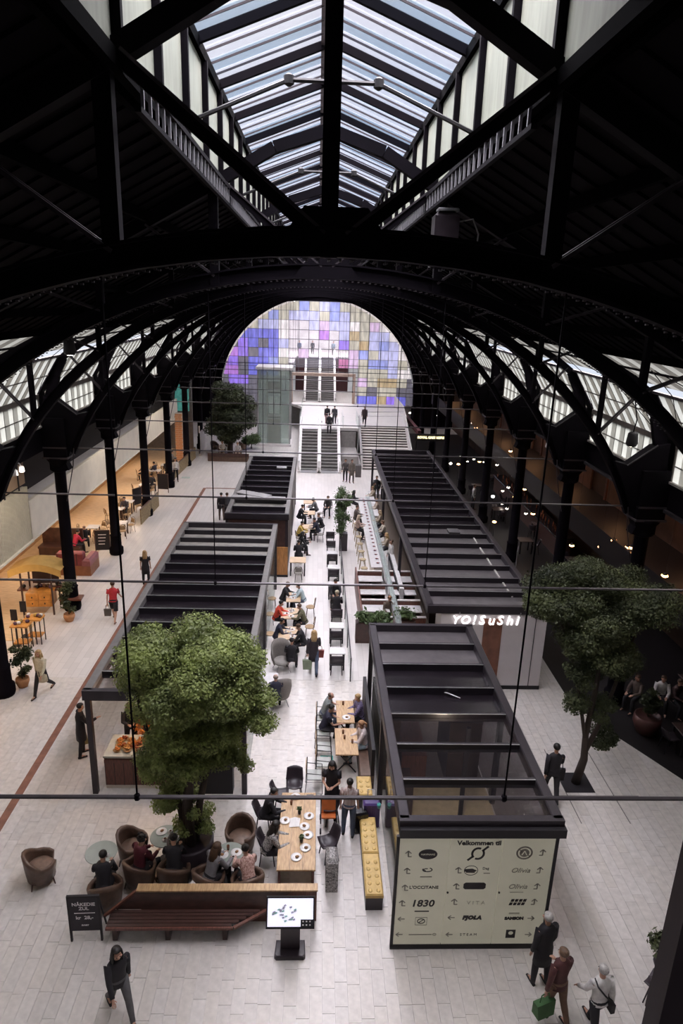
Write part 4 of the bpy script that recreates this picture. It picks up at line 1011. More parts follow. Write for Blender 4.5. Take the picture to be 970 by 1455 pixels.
# yellow seating along front kiosk
for k,(y0,y1) in enumerate(((11.75,12.95),(12.97,14.15),(14.95,15.7))):
    t=thing('upholstered_bench','mustard yellow tufted bench beside the front kiosk, %s of three'%['nearest the camera','middle','farthest'][k],'bench',(1.52,(y0+y1)/2,0)); h=(y1-y0)/2
    MB().bbox(-.20,.20,-h,h,.36,.46,.03).build('cushion',yellow,t); MB().box(-.19,.19,-h+.02,h-.02,.0,.36).build('base',plasticd,t)
    for a in range(2):
        for b in range(int(h*2/.2)): MB().ball((-.09+a*.18,-h+.12+b*.2,.462),(.05,.06,.012),8,4).build('tuft',yellow,t,True)
# cafe tables behind: pair with frame chairs
ta=table('oak cafe table, farther of the pair beside the front kiosk','table',.55,1.2,.75,wood,black,(1.10,18.35,0),style='cross',name='cafe_table')
tb=table('oak cafe table, nearer of the pair, with black crossed legs','table',.66,1.25,.75,wood,black,(1.08,16.85,0),style='cross',name='cafe_table')
for X,Y,l in ((1.05,18.7,'amber glass at the far end of the farther oak cafe table'),(1.0,17.2,'amber glass at the left of the nearer oak cafe table'),(1.25,16.75,'amber glass at the right of the nearer oak cafe table'),(1.03,16.95,'amber glass in the middle of the nearer oak cafe table')): glassC.put((X,Y,.75),0,l)
plateC.put((1.12,18.0,.75),0,'white plate on the farther oak cafe table')
for X,Y,rz,l in ((.42,16.3,-92,'empty metal framed chair with wooden back, nearest the camera'),(.42,17.0,-90,'empty metal framed chair left of the nearer oak cafe table, second from the camera'),(.40,17.75,-90,'metal framed chair under the woman in dark blue'),(.42,18.5,-90,'metal framed chair under the man in grey')): frameC.put((X,Y,0),math.radians(rz),l)
frameC.put((.15,15.75,0),math.radians(-90),'glass seated metal chair standing apart nearest the floor exit marking')
t=thing('banquette','dark high backed banquette seat against the front kiosk wall','bench',(1.62,17.6,0)); MB().bbox(-.2,.2,-1.9,1.9,.2,.45,.03).build('seat',leather,t); MB().box(.1,.2,-1.9,1.9,.45,1.3).build('backrest',black,t); MB().box(-.2,.2,-1.9,1.9,0,.2).build('base',woodd,t)
x,y=at(464,1078); t=thing('floor_marking','green emergency exit marking on the floor beside the cafe tables','floor sign',(x,y,0)); MB().box(-.19,.19,-.14,.14,0,.006).build('plate',mat('exit green',(.03,.28,.22),.4),t); MB().xprism([(0,0),(.01,0),(.01,.01)],0,.001) ; MB().prism([(-.13,0),(-.05,.06),(-.05,.02),(-.02,.02),(-.02,-.02),(-.05,-.02),(-.05,-.06)],.006,.008).prism([(.04,-.09),(.13,-.09),(.13,.09),(.04,.09)],.006,.008).build('symbol',china,t)
x,y=at(180+407/4.85,560+575/4.85); t=thing('floor_marking','small faint green exit marking on the pale floor by the left cafe terrace','floor sign',(x,y,0)); MB().box(-.3,.3,-.2,.2,0,.006).build('plate',mat('pale exit green',(.35,.5,.45),.4),t)
MB().box(-.2,-.05,-.08,.08,.006,.008).box(.05,.2,-.08,.08,.006,.008).build('symbol',china,t)
# middle cafe tables by the left kiosk
for (px,py,sx,sy,l) in ((417,848,.62,.95,'oak table farthest of three under the middle tie rod, by the left kiosk'),(412,871,.72,1.0,'oak table covered with dishes, middle of three by the left kiosk'),(410,899,.78,1.05,'oak table with plates, nearest of three by the left kiosk')):
    X,Y=at(px,py,.75); table(l,'table',sx,sy,.75,mat('light cafe top',(.58,.42,.27),.5,0,.1,5),black,(X,Y,0),name='cafe_table')
    for k in range(6):
        dx,dy=R.uniform(-.22,.22),R.uniform(-.35,.35); (plateC,cupC)[k%2].put((X+dx,Y+dy,.75),k,('white plate' if k%2==0 else 'white cup')+' on the '+l.split(',')[0],'dishes on the '+l.split(',')[0])
for (px,py,rz,l) in ((383,872,-90,'left'),(384,900,-90,'left'),(441,862,90,'right'),(440,890,90,'right'),(441,915,90,'right'),(386,850,-90,'left')):
    X,Y=at(px,py,.45); bistC.put((X,Y,0),math.radians(rz),'cane bistro chair on the %s side of the three kiosk oak tables, %s one'%(l,{872:'middle' if l=='left' else '',900:'nearest',862:'farthest',890:'middle',915:'nearest',850:'farthest'}[py]))
wingC.put((*at(400,952),0),math.radians(200),'grey felt wing armchair, farther of two right of the big tree'); wingC.put((*at(397,1000),0),math.radians(15),'grey felt wing armchair holding the man in navy, nearer of two')
X,Y=at(378,963,.72); table('white square table between the two grey wing armchairs','table',.8,.7,.72,marble,steel,(X,Y,0),name='square_table')
# far cafe tables along second kiosk
for k,(px,py) in enumerate(((438,728),(438,748),(423,795),(440,713))):
    X,Y=at(px,py,.75); table(['oak cafe table second of the far group along the smaller kiosk','oak cafe table with dark chairs, third of the far group','oak cafe table alone beside the oak panel of the smaller kiosk','oak cafe table farthest along the smaller kiosk'][k],'table',.8,.75,.75,mat('light cafe top',(.58,.42,.27)),black,(X,Y,0),name='cafe_table')
for k,(px,py,rz) in enumerate(((424,815,0),(455,760,90),(452,745,90),(468,722,180),(425,765,-90),(455,730,90))):
    X,Y=at(px,py,.4); bistG.put((X,Y,0),math.radians(rz),['grey cane chair with back to the camera below the oak panel table','grey cane chair at the nearest right of the far table group','grey cane chair second on the right of the far table group','grey cane chair under the person beside the bamboo','grey cane chair left of the far table group','grey cane chair third on the right of the far table group'][k])
# divider row of small tables and black chairs
o6=['first','second','third','fourth','fifth','sixth','seventh','eighth','ninth']
for k,(px,py) in enumerate(((478,940),(477,904),(478,873),(476,841),(473,816),(472,794),(470,775),(469,762))):
    X,Y=at(px,py,.45); boxC.put((X,Y,0),0 if k!=2 else 0,'black chair, %s from the camera in the single row of small white tables'%o6[k])
for k,(px,py) in enumerate(((479,924),(478,888),(475,829),(474,805),(472,785))):
    X,Y=at(px,py,.72); table('small white table, %s from the camera in the narrow central row'%o6[k],'table',.6,.5,.72,marble,black,(X,Y,0),name='small_table')
dv=thing('divider_rail','thin dark rail with glass running along the right of the small table row','railing',(1.42,21.3,0))
for k in range(6): MB().box(-.02,.02,k*2.5,k*2.5+.04,0,.95).build('post',black,dv)
for k in range(5): MB().box(-.006,.006,k*2.5+.05,k*2.5+2.48,.1,.9).build('glass_panel',glass,dv)
MB().box(-.02,.02,0,12.54,.93,.96).build('top_rail',kframe,dv)
# ================================================================ SUSHI COUNTERS
YA=at(536,707,.95)[1]; YB_=at(543,806,.95)[1]; YC=at(589,886,1.0)[1]
ct=thing('conveyor_counter','long white sushi counter with plates under a glass conveyor rail','counter',(3.05,YB_,0))
MB().bbox(-.27,.27,0,YA-YB_,.9,.95,.01).build('counter_top',marble,ct); MB().box(-.12,.24,.05,YA-YB_-.05,0,.9).build('counter_body',cream,ct)
cv=thing('conveyor_rail','long steel and glass sushi conveyor rail running past the booths','conveyor',(3.42,YC,0))
for off in (-.10,.10): MB().beam((off,0,.93),(off,YA-YC,.93),.035,.22).build('conveyor_side',steel,cv)
MB().beam((0,0,1.22),(0,YA-YC,1.22),.2,.015).build('conveyor_glass',glass,cv); MB().beam((0,0,.94),(0,YA-YC,.94),.16,.04).build('belt',mat('belt grey',(.30,.32,.31)),cv)
for k in range(12): MB().box(-.02,.02,k*(YA-YC)/11-.03,k*(YA-YC)/11+.03,0,.9).build('leg',steel,cv)
sd=thing('sushi_plate','small coloured sushi plate in the long row on the white counter','plate',(0,0,0),0,'sushi plates along the white counter'); MB().lathe([(.05,0),(.09,.02),(.08,.02),(.001,.008)],n=12).build('dish',mat('dark dish',(.05,.02,.03),.3),sd); MB().ball((0,0,.03),(.04,.03,.02),6,4).build('sushi',mat('sushi red',(.45,.08,.06),.5),sd)
sdC=Proto(sd)
for k in range(20): sdC.put((3.14,YB_+.5+k*(YA-YB_-1)/19,.95),0,'small dark sushi plate in the long row on the white counter','sushi plates along the white counter')
c2=thing('white_counter','second white counter at the far right of the conveyor rail','counter',(3.68,at(549,733,.95)[1],0)); MB().bbox(-.12,.2,0,5.5,.9,.95,.01).build('counter_top',marble,c2); MB().box(-.1,.1,.05,5.4,0,.9).build('counter_body',cream,c2)
ty_=[at(540,y,.75)[1] for y in (822,840,864)]
for k,y in enumerate(ty_):
    for X0,X1,sn in ((2.12,3.25,'left'),(3.62,4.6,'right')):
        t=thing('booth_table','white booth table %s of the conveyor rail, %s of three'%(sn,['farthest','middle','nearest'][k]),'table',((X0+X1)/2,y,0)); w_=(X1-X0)/2
        MB().bbox(-w_,w_,-.33,.33,.71,.75,.01).build('table_top',marble,t); MB().box(-.05,.05,-.05,.05,0,.71).build('leg',black,t)
sy_=[at(540,y,.95)[1] for y in (811,831,852,876)]
for k,y in enumerate(sy_):
    for X0,X1,sn in ((2.1,3.25,'left'),(3.62,4.6,'right')):
        t=thing('booth_bench','red brown booth bench %s of the conveyor rail, %s of four from the far end'%(sn,['first','second','third','fourth'][k]),'seat',((X0+X1)/2,y,0)); w_=(X1-X0)/2
        MB().box(-w_,w_,-.04,.04,.0,.92).build('backrest',woodr,t); MB().box(-w_,w_,-.06,.06,.92,.96).build('top_rail',mat('white cap',(.6,.57,.55)),t); MB().bbox(-w_,w_,-.42,-.05,.32,.44,.02).build('seat',leather,t)
tag(MB().box(2.0,2.06,sy_[-1]-.2,sy_[0]+.3,0,1.0).build('booth_side_panel',woodr),'brown wooden partition closing the booths on the aisle side','partition')
for k,(y0,y1,l) in enumerate(((at(587,838,1)[1],at(572,782,1)[1],'white low partition with a dark slot beside the conveyor'),)):
    t=thing('counter_screen',l,'partition',(3.93,y0,0)); MB().bbox(-.1,.1,0,y1-y0,0,1.05,.01).build('panel',marble,t); MB().box(-.14,-.1,.3,y1-y0-.3,.8,1.0).build('dark_slot',black,t)
# slatted cane chairs row left of counter (stools)
for k in range(8):
    f=k/7; X,Y=2.5,YB_+.6+f*(YA-YB_-4); t=None
    if k==0:
        s_=thing('bar_stool','x','stool'); MB().lathe([(.16,.62),(.18,.65),(.16,.68)],n=12).build('seat',mat('cane stool',(.38,.30,.18),.6),s_); legs4(s_,.1,.1,.62,mat('cane leg',(.35,.28,.16),.6),.014,.06); stC=Proto(s_)
    stC.put((X,Y,0),0,'cane bar stool, %s from the far end of the row along the sushi counter'%['first','second','third','fourth','fifth','sixth','seventh','eighth'][k],'cane stools along the sushi counter')
# ================================================================ LEFT AISLE
sofa=thing('booth_sofa','dark red leather booth sofa with wooden base behind the third left column','sofa',(*at(122,815),0),math.radians(0))
MB().box(-.9,.7,-.3,1.0,0,.5).build('wooden_base',mat('sofa wood',(.27,.10,.045),.5,0,.2,4),sofa); MB().bbox(-.9,.35,-.25,.15,.5,1.15,.06).build('backrest',mat('dark red leather',(.20,.035,.045),.4,0,.2,5),sofa); MB().bbox(.3,.7,-.3,1.0,.5,.85,.1).build('arm_cushion',mat('dusty red cushion',(.28,.09,.10),.5,0,.2,5),sofa)
for k in range(4): MB().box(-.85+k*.3,-.83+k*.3,-.27,-.24,.55,1.12).build('seam',black,sofa)
sofa.location.x-=.35
# market cart
x,y=at(66,872); cart=thing('market_cart','wooden market cart with curved yellow canopy and orange drawers','cart',(x-.65,y,0),math.radians(4))
MB().box(-.1,.95,-.1,.55,.35,.95).build('cabinet',woodo,cart)
for a in range(2):
    for b in range(2):
        d=MB().bbox(-.07+a*.5,.40+a*.5,-.13,-.1,.40+b*.28,.64+b*.28,.005).build('drawer',woodo,cart); MB().box(.14+a*.5,.18+a*.5,-.15,-.13,.48+b*.28,.54+b*.28).build('drawer_knob',black,d)
for X in (-.2,1.0): 
    for Y in (-.15,.8): MB().box(X-.03,X+.03,Y-.03,Y+.03,0,2.1).build('post',woodd,cart)
rows=[]
for k in range(9):
    u=-1+2*k/8; rows.append([(.4+1.05*u,-.25,2.3-.3*u*u),(.4+1.05*u,.3,2.3-.3*u*u),(.4+1.05*u,.85,2.3-.3*u*u)])
MB().shell([[r[0],(r[0][0],r[0][1],r[0][2]-.28)] for r in rows],.02).build('canopy_front',mat('yellow canopy',(.50,.31,.09),.7,0,.1,4),cart); MB().shell(rows,.02).build('canopy',mat('yellow canopy'  ,(.50,.31,.09)),cart)
MB().box(-.6,1.5,.4,1.5,.85,.92).build('counter_shelf',woodr,cart); MB().box(1.2,2.1,.0,.5,.55,.62).build('side_shelf',woodr,cart); MB().box(-.1,.95,.9,1.0,1.0,1.7).build('dark_display',mat('dark display',(.06,.03,.03),.5),cart)
for k in range(16): 
    MB().ball((-.45+R.random()*2.2,.45+R.random()*.5,1.0),(.09,.09,.08),6,4).build('goods',[black,mat('purple goods',(.10,.05,.10)),mat('brown goods',(.16,.08,.05))][k%3],cart)
for k,(px,py) in enumerate(((34,922),(52,912))):
    x,y=at(px,py); t=thing('display_table','tall wooden display table with dark legs and piled goods near the left edge, %s'%['nearer one','farther one'][k],'table',(x,y,0))
    MB().bbox(-.33,.33,-.25,.25,1.0,1.06,.01).build('table_top',woodo,t); MB().box(-.28,.28,-.2,.2,.3,.34).build('shelf',woodo,t)
    for a in (-.28,-.1,.1,.28):
        for b in (-.2,.2): MB().box(a-.015,a+.015,b-.015,b+.015,0,1.0).build('leg',black,t)
    for q in range(8): MB().ball((-.24+R.random()*.5,-.15+R.random()*.3,1.12),(.08,.07,.07),6,4).build('goods',[mat('yellow goods',(.5,.35,.08)),mat('brown goods',(.16,.08,.05)),china,mat('purple goods',(.1,.05,.1))][q%4],t)
for k,(px,py) in enumerate(((20,880),(33,868))):
    x,y=at(px,py,1.1); tag(MB().box(x-.12,x+.12,y,y+.03,1.05,1.5).box(x-.01,x+.01,y,y+.02,0,1.05).box(x-.15,x+.15,y-.15,y+.15,0,.02).build('small_sign_stand',black),'small dark sign on a stand near the display tables, %s'%['left one','right one'][k],'sign')
# A-boards left aisle
for k,(px,py,l) in enumerate(((147,788,'black menu board beside the fourth left column'),(232,700,'black menu board on the terrace left of the sixth column'),(196,722,'dark menu board against the fifth left column'))):
    x,y=at(px,py); t=thing('menu_board',l,'sign',(x,y,0),math.radians((8,-5,60)[k])); MB().box(-.36,.36,0,.03,.25,1.3).build('board',black,t)
    for a in (-.38,.34): MB().box(a,a+.04,-.01,.04,0,1.32).build('leg',woodd,t)
    MB().box(-.38,.38,-.01,.04,1.3,1.35).build('top_rail',woodd,t)
    if k==0:
        for r_ in range(4): MB().box(-.2,.2-.03*r_,-.006,0,1.08-r_*.17,1.12-r_*.17).build('chalk_line',chalk,t)
# terrace tables on left aisle
lt_=[]
for k,(px,py) in enumerate(((132,748),(168,722),(182,712),(172,742),(205,688),(222,668),(235,660),(210,668))):
    x,y=at(px,py,.75); lt_.append((x,y)); table('small white cafe table on the left terrace, %s from the camera'%(['third','fourth','sixth','second','seventh','ninth','tenth','eighth'][k]),'table',.65,.65,.75,marble,woodd,(x,y,0),name='cafe_table')
n_=0
for k,(x,y) in enumerate(lt_):
    for a in (0,1,2):
        an=math.radians(60+a*120+k*37); X,Y=x+.62*math.cos(an),y+.62*math.sin(an)
        bistC.put((X,Y,0),an+PI/2,'cane bistro chair at the %s small white table of the left terrace'%['third','fourth','sixth','second','seventh','ninth','tenth','eighth'][k],'chairs of the %s terrace table'%['third','fourth','sixth','second','seventh','ninth','tenth','eighth'][k]); n_+=1
for k,(p,q) in enumerate((((178,738),(205,712)),((226,678),(262,645)))):
    a=at(*p,.4);b=at(*q,.4); t=thing('wicker_fence','low wicker terrace screen in the left aisle, %s'%['nearer one','farther one'][k],'fence',(0,0,0)); MB().beam((a[0]+.9,a[1],.55),(b[0]+.9,b[1],.55),.06,.9).build('screen_panel',mat('wicker screen',(.26,.19,.10),.7,0,.3,10),t); MB().beam((a[0]+.9,a[1],1.02),(b[0]+.9,b[1],1.02),.08,.05).build('top_rail',woodd,t)
# brick-like pillar and teal light at far left
t=thing('brick_pillar','orange patterned brick pillar at the far end of the left shops','pillar',(-11.2,55.5,0)); MB().box(-.28,.28,-.28,.28,0,3.9).build('core',mat('mortar',(.5,.38,.3)),t)
bm=MB().bbox(-.13,.13,-.02,0,0,.13,.01).mesh('brick',mat('orange brick',(.55,.25,.12),.7,0,.5,3))
for r_ in range(24):
    for c_ in range(2): ob('brick',bm,t,(-.15+c_*.28+(.04 if r_%2 else -.02),-.28,.05+r_*.16))
t=thing('teal_light_panel','glowing teal light panel beyond the left shops','light panel',(-11.75,59.78,4.4)); MB().box(-.6,.6,0,.1,-1.0,1.4).build('panel',mat('teal glow',(.1,.5,.4),.5,0,.4,3,emit=(.12,.42,.38),es=.3),t); MB().box(-.65,-.6,-.02,.1,-1.05,1.45).build('frame',black,t)
tag(MB().box(-9.9,-9.8,57,60,.2,2.0).box(-9.9,-9.8,57,57.1,0,2.6).build('white_screen',white),'white framed screen at the far end of the left aisle','screen')
# back left lounge
for k,(px,py) in enumerate(((315,645),(338,650),(325,636),(305,640),(345,640))):
    X,Y=at(px,py); tubC.put((X,Y,0),k*1.3,'brown tub armchair in the far lounge, %s'%['left front','centre front','rear centre','rear left','rear right'][k],'far lounge armchairs')
X,Y=at(326,640); table('round table in the far lounge under the large dark tree','table',.4,.4,.6,greengl,black,(X,Y,0),style='round',name='round_table')
t=thing('lounge_bench','curved low dark bench at the front of the far lounge','bench',(*at(325,655),0)); MB().bbox(-1.7,1.7,-.25,.25,.0,.42,.04).build('seat',leather,t); MB().box(-1.7,1.7,-.28,-.22,.42,.7).build('backrest',woodd,t)
# floor joints near tree pit
shellC.put((*at(932,1425),0),math.radians(40),'dark shell chair at the bottom right edge below the small bush'); table('dark square table at the bottom right corner beside a dark chair','table',.8,.8,.75,plasticd,black,(*at(955,1455),0),name='square_table')
x,y=at(817,1112)
for a,b in (((x-1.3,y-.55),(x+1.6,y-.55)),((x-.42,y-1.6),(x-.42,y+1.5)),((x+.9,y-1.6),(x+.9,y+1.5))): MB().beam((*a,.003),(*b,.003),.02,.006).build('drain_joint',mat('dark joint',(.1,.09,.085)),floor)
# cart booths on left: wooden bench stall
x,y=at(52,790); x+=1.3; tag(MB().box(x-1.2,x+.9,y,y+.7,.4,.5).box(x-1.2,x+.9,y+.7,y+.8,0,1.3).box(x-1.2,x+.9,y+.1,y+.7,0,.38).build('dark_stall',woodd),'dark wooden stall bench under the ribbed cladding on the left','stall')
# window jamb by the camera
struct('window_jamb',MB().box(.70,.95,.95,1.0,5,12.6),mat('window jamb paint',(.02,.013,.02),.6))
# ================================================================ PEOPLE
D=math.radians
POSES={ # hip height, lean, legs [(thigh, knee, splay)]*2 (left,right), arms [(fwd, abd, elbow, inward)]*2, head pitch
 'stand':(.93,0,[(2,2,4),(-3,2,4)],[(-2,8,14,6),(4,8,16,6)],4),
 'walk':(.92,4,[(26,6,2),(-16,26,2)],[(-22,7,15,4),(24,7,22,4)],6),
 'walkb':(.92,3,[(-18,30,2),(24,4,2)],[(20,7,25,4),(-18,7,12,4)],4),
 'phone':(.93,3,[(3,3,4),(-3,2,4)],[(14,8,82,35),(18,8,76,35)],22),
 'bag':(.93,2,[(6,6,4),(-5,4,4)],[(2,10,8,3),(34,10,60,28)],10),
 'carry':(.93,0,[(10,8,2),(-10,14,2)],[(-4,12,6,2),(10,8,70,20)],2),
 'sit':(.55,8,[(86,86,8),(84,88,8)],[(22,10,50,30),(18,10,54,30)],16),
 'sitlean':(.55,20,[(84,92,8),(86,84,8)],[(16,12,48,32),(10,12,58,32)],20),
 'sitback':(.55,-8,[(84,74,8),(82,80,8)],[(24,14,46,34),(14,16,62,30)],10),
 'stool':(.78,6,[(70,80,8),(68,84,8)],[(24,10,54,28),(18,10,60,28)],14)}
SEG={}
def skel(pose):
    hz,lean,legs,arms,hp=POSES[pose]; L=D(lean); u=V(0,math.sin(L),math.cos(L)); f=V(0,math.cos(L),-math.sin(L))
    J={}; 
    def build(hz):
        p=V(0,0,hz); J['p']=p; J['w']=p+u*.17; J['c']=p+u*.36; J['n']=p+u*.50
        hu=V(0,math.sin(L*.5+D(hp)*.3),math.cos(L*.5+D(hp)*.3)); J['hb']=J['n']+hu*.09
        H=D(hp); hh=V(0,math.sin(H),math.cos(H)); hf=V(0,math.cos(H),-math.sin(H)); J['hc']=J['hb']+hh*.095+hf*.015; J['hu']=hh; J['hf']=hf
        for i,s in enumerate((-1,1)):
            t,k,sp=[D(a) for a in legs[i]]; a=p+V(s*.09,0,-.02); d=V(s*math.sin(sp),math.sin(t)*math.cos(sp),-math.cos(t)*math.cos(sp)); kn=a+d*.43
            t2=t-k; d2=V(s*math.sin(sp)*.3,math.sin(t2),-math.cos(t2)); an=kn+d2*.42; J['hip%d'%i]=a;J['kn%d'%i]=kn;J['an%d'%i]=an
            b=t2*.5 if pose.startswith('walk') else 0; J['toe%d'%i]=an+V(0,math.cos(b)*.17,-.055+math.sin(b)*.1); J['heel%d'%i]=an+V(0,-.05,-.05)
            fw,ab,el,inw=[D(a) for a in arms[i]]; sh=J['n']-u*.05+V(s*.175,0,0); d=V(s*math.sin(ab),math.sin(fw+L)*math.cos(ab),-math.cos(fw+L)*math.cos(ab)); eb=sh+d*.28
            g=fw+L+el; d2=V(-s*math.sin(inw-ab),math.sin(g)*math.cos(inw),-math.cos(g)*math.cos(inw)).normalized(); wr=eb+d2*.25
            J['sh%d'%i]=sh;J['el%d'%i]=eb;J['wr%d'%i]=wr;J['hd%d'%i]=d2
    build(hz)
    if hz>.85:
        m_=min(J['an0'].z,J['an1'].z)-.08; build(hz-m_)
    return J
def body_mesh(pose):
    J=skel(pose); vs=[];es=[];rr=[]; u_=(J['n']-J['p']).normalized()
    def n(p,r,par=None):
        vs.append(tuple(p)); rr.append(r if isinstance(r,tuple) else (r,r))
        if par is not None: es.append((par,len(vs)-1))
        return len(vs)-1
    p=n(J['p'],(.12,.09)); w=n(J['w'],(.105,.08),p); c=n(J['c'],(.12,.08),w); nb=n(J['n'],.055,c); hb=n(J['hb'],.052,nb)
    jaw=n(J['hb']+J['hu']*.045+J['hf']*.02,(.062,.07),hb); hc=n(J['hc']+J['hu']*.02,(.078,.09),jaw); n(J['hc']+J['hu']*.085,(.055,.06),hc)
    n(J['hc']-J['hu']*.02+J['hf']*.115,.013,jaw)
    for s in (-1,1): n(J['hc']-J['hu']*.01+V(s*.082,0,0),.016,hc)
    for i,s in enumerate((-1,1)):
        h=n(J['hip%d'%i],.085,p); k=n(J['kn%d'%i],.055,h); cf=n(J['kn%d'%i].lerp(J['an%d'%i],.35),.052,k); a=n(J['an%d'%i],.036,cf); n(J['toe%d'%i],(.035,.025),a)
        sh=n(J['sh%d'%i]-u_*.02,.042,c); e=n(J['el%d'%i],.036,sh); wr=n(J['wr%d'%i],.024,e)
        d=J['hd%d'%i]; side=d.cross(V(0,0,1)); side=side.normalized() if side.length>.2 else V(1,0,0); dn=side.cross(d).normalized()
        pa=n(J['wr%d'%i]+d*.055,(.036,.016),wr)
        for q,(o,l) in enumerate(((-.03,.065),(-.01,.08),(.01,.075),(.028,.06))):
            f1=n(J['wr%d'%i]+d*.095+side*o,.009,pa); f2=n(J['wr%d'%i]+d*(.095+l*.55)+side*o-dn*.006,.008,f1); n(J['wr%d'%i]+d*(.095+l*.9)+side*o*.95-dn*.022,.007,f2)
        th=n(J['wr%d'%i]+d*.05-side*.04*s,.010,pa); n(J['wr%d'%i]+d*.085-side*.058*s-dn*.01,.008,th)
    me=bpy.data.meshes.new('b'); me.from_pydata(vs,es,[]); o=bpy.data.objects.new('b',me); C.objects.link(o)
    sk=o.modifiers.new('s','SKIN'); sk.use_smooth_shade=True
    lay=me.skin_vertices[0].data if me.skin_vertices else None
    if lay is None:
        bpy.context.view_layer.objects.active=o; bpy.context.view_layer.update(); lay=me.skin_vertices[0].data
    for q,r in zip(lay,rr): q.radius=r
    lay[0].use_root=True
    o.modifiers.new('d','SUBSURF').levels=1
    dg=bpy.context.evaluated_depsgraph_get(); dg.update(); out=bpy.data.meshes.new_from_object(o.evaluated_get(dg)); bpy.data.objects.remove(o)
    out.materials.clear(); out.materials.append(skin); out.polygons.foreach_set('use_smooth',[True]*len(out.polygons)); return out
PM={}
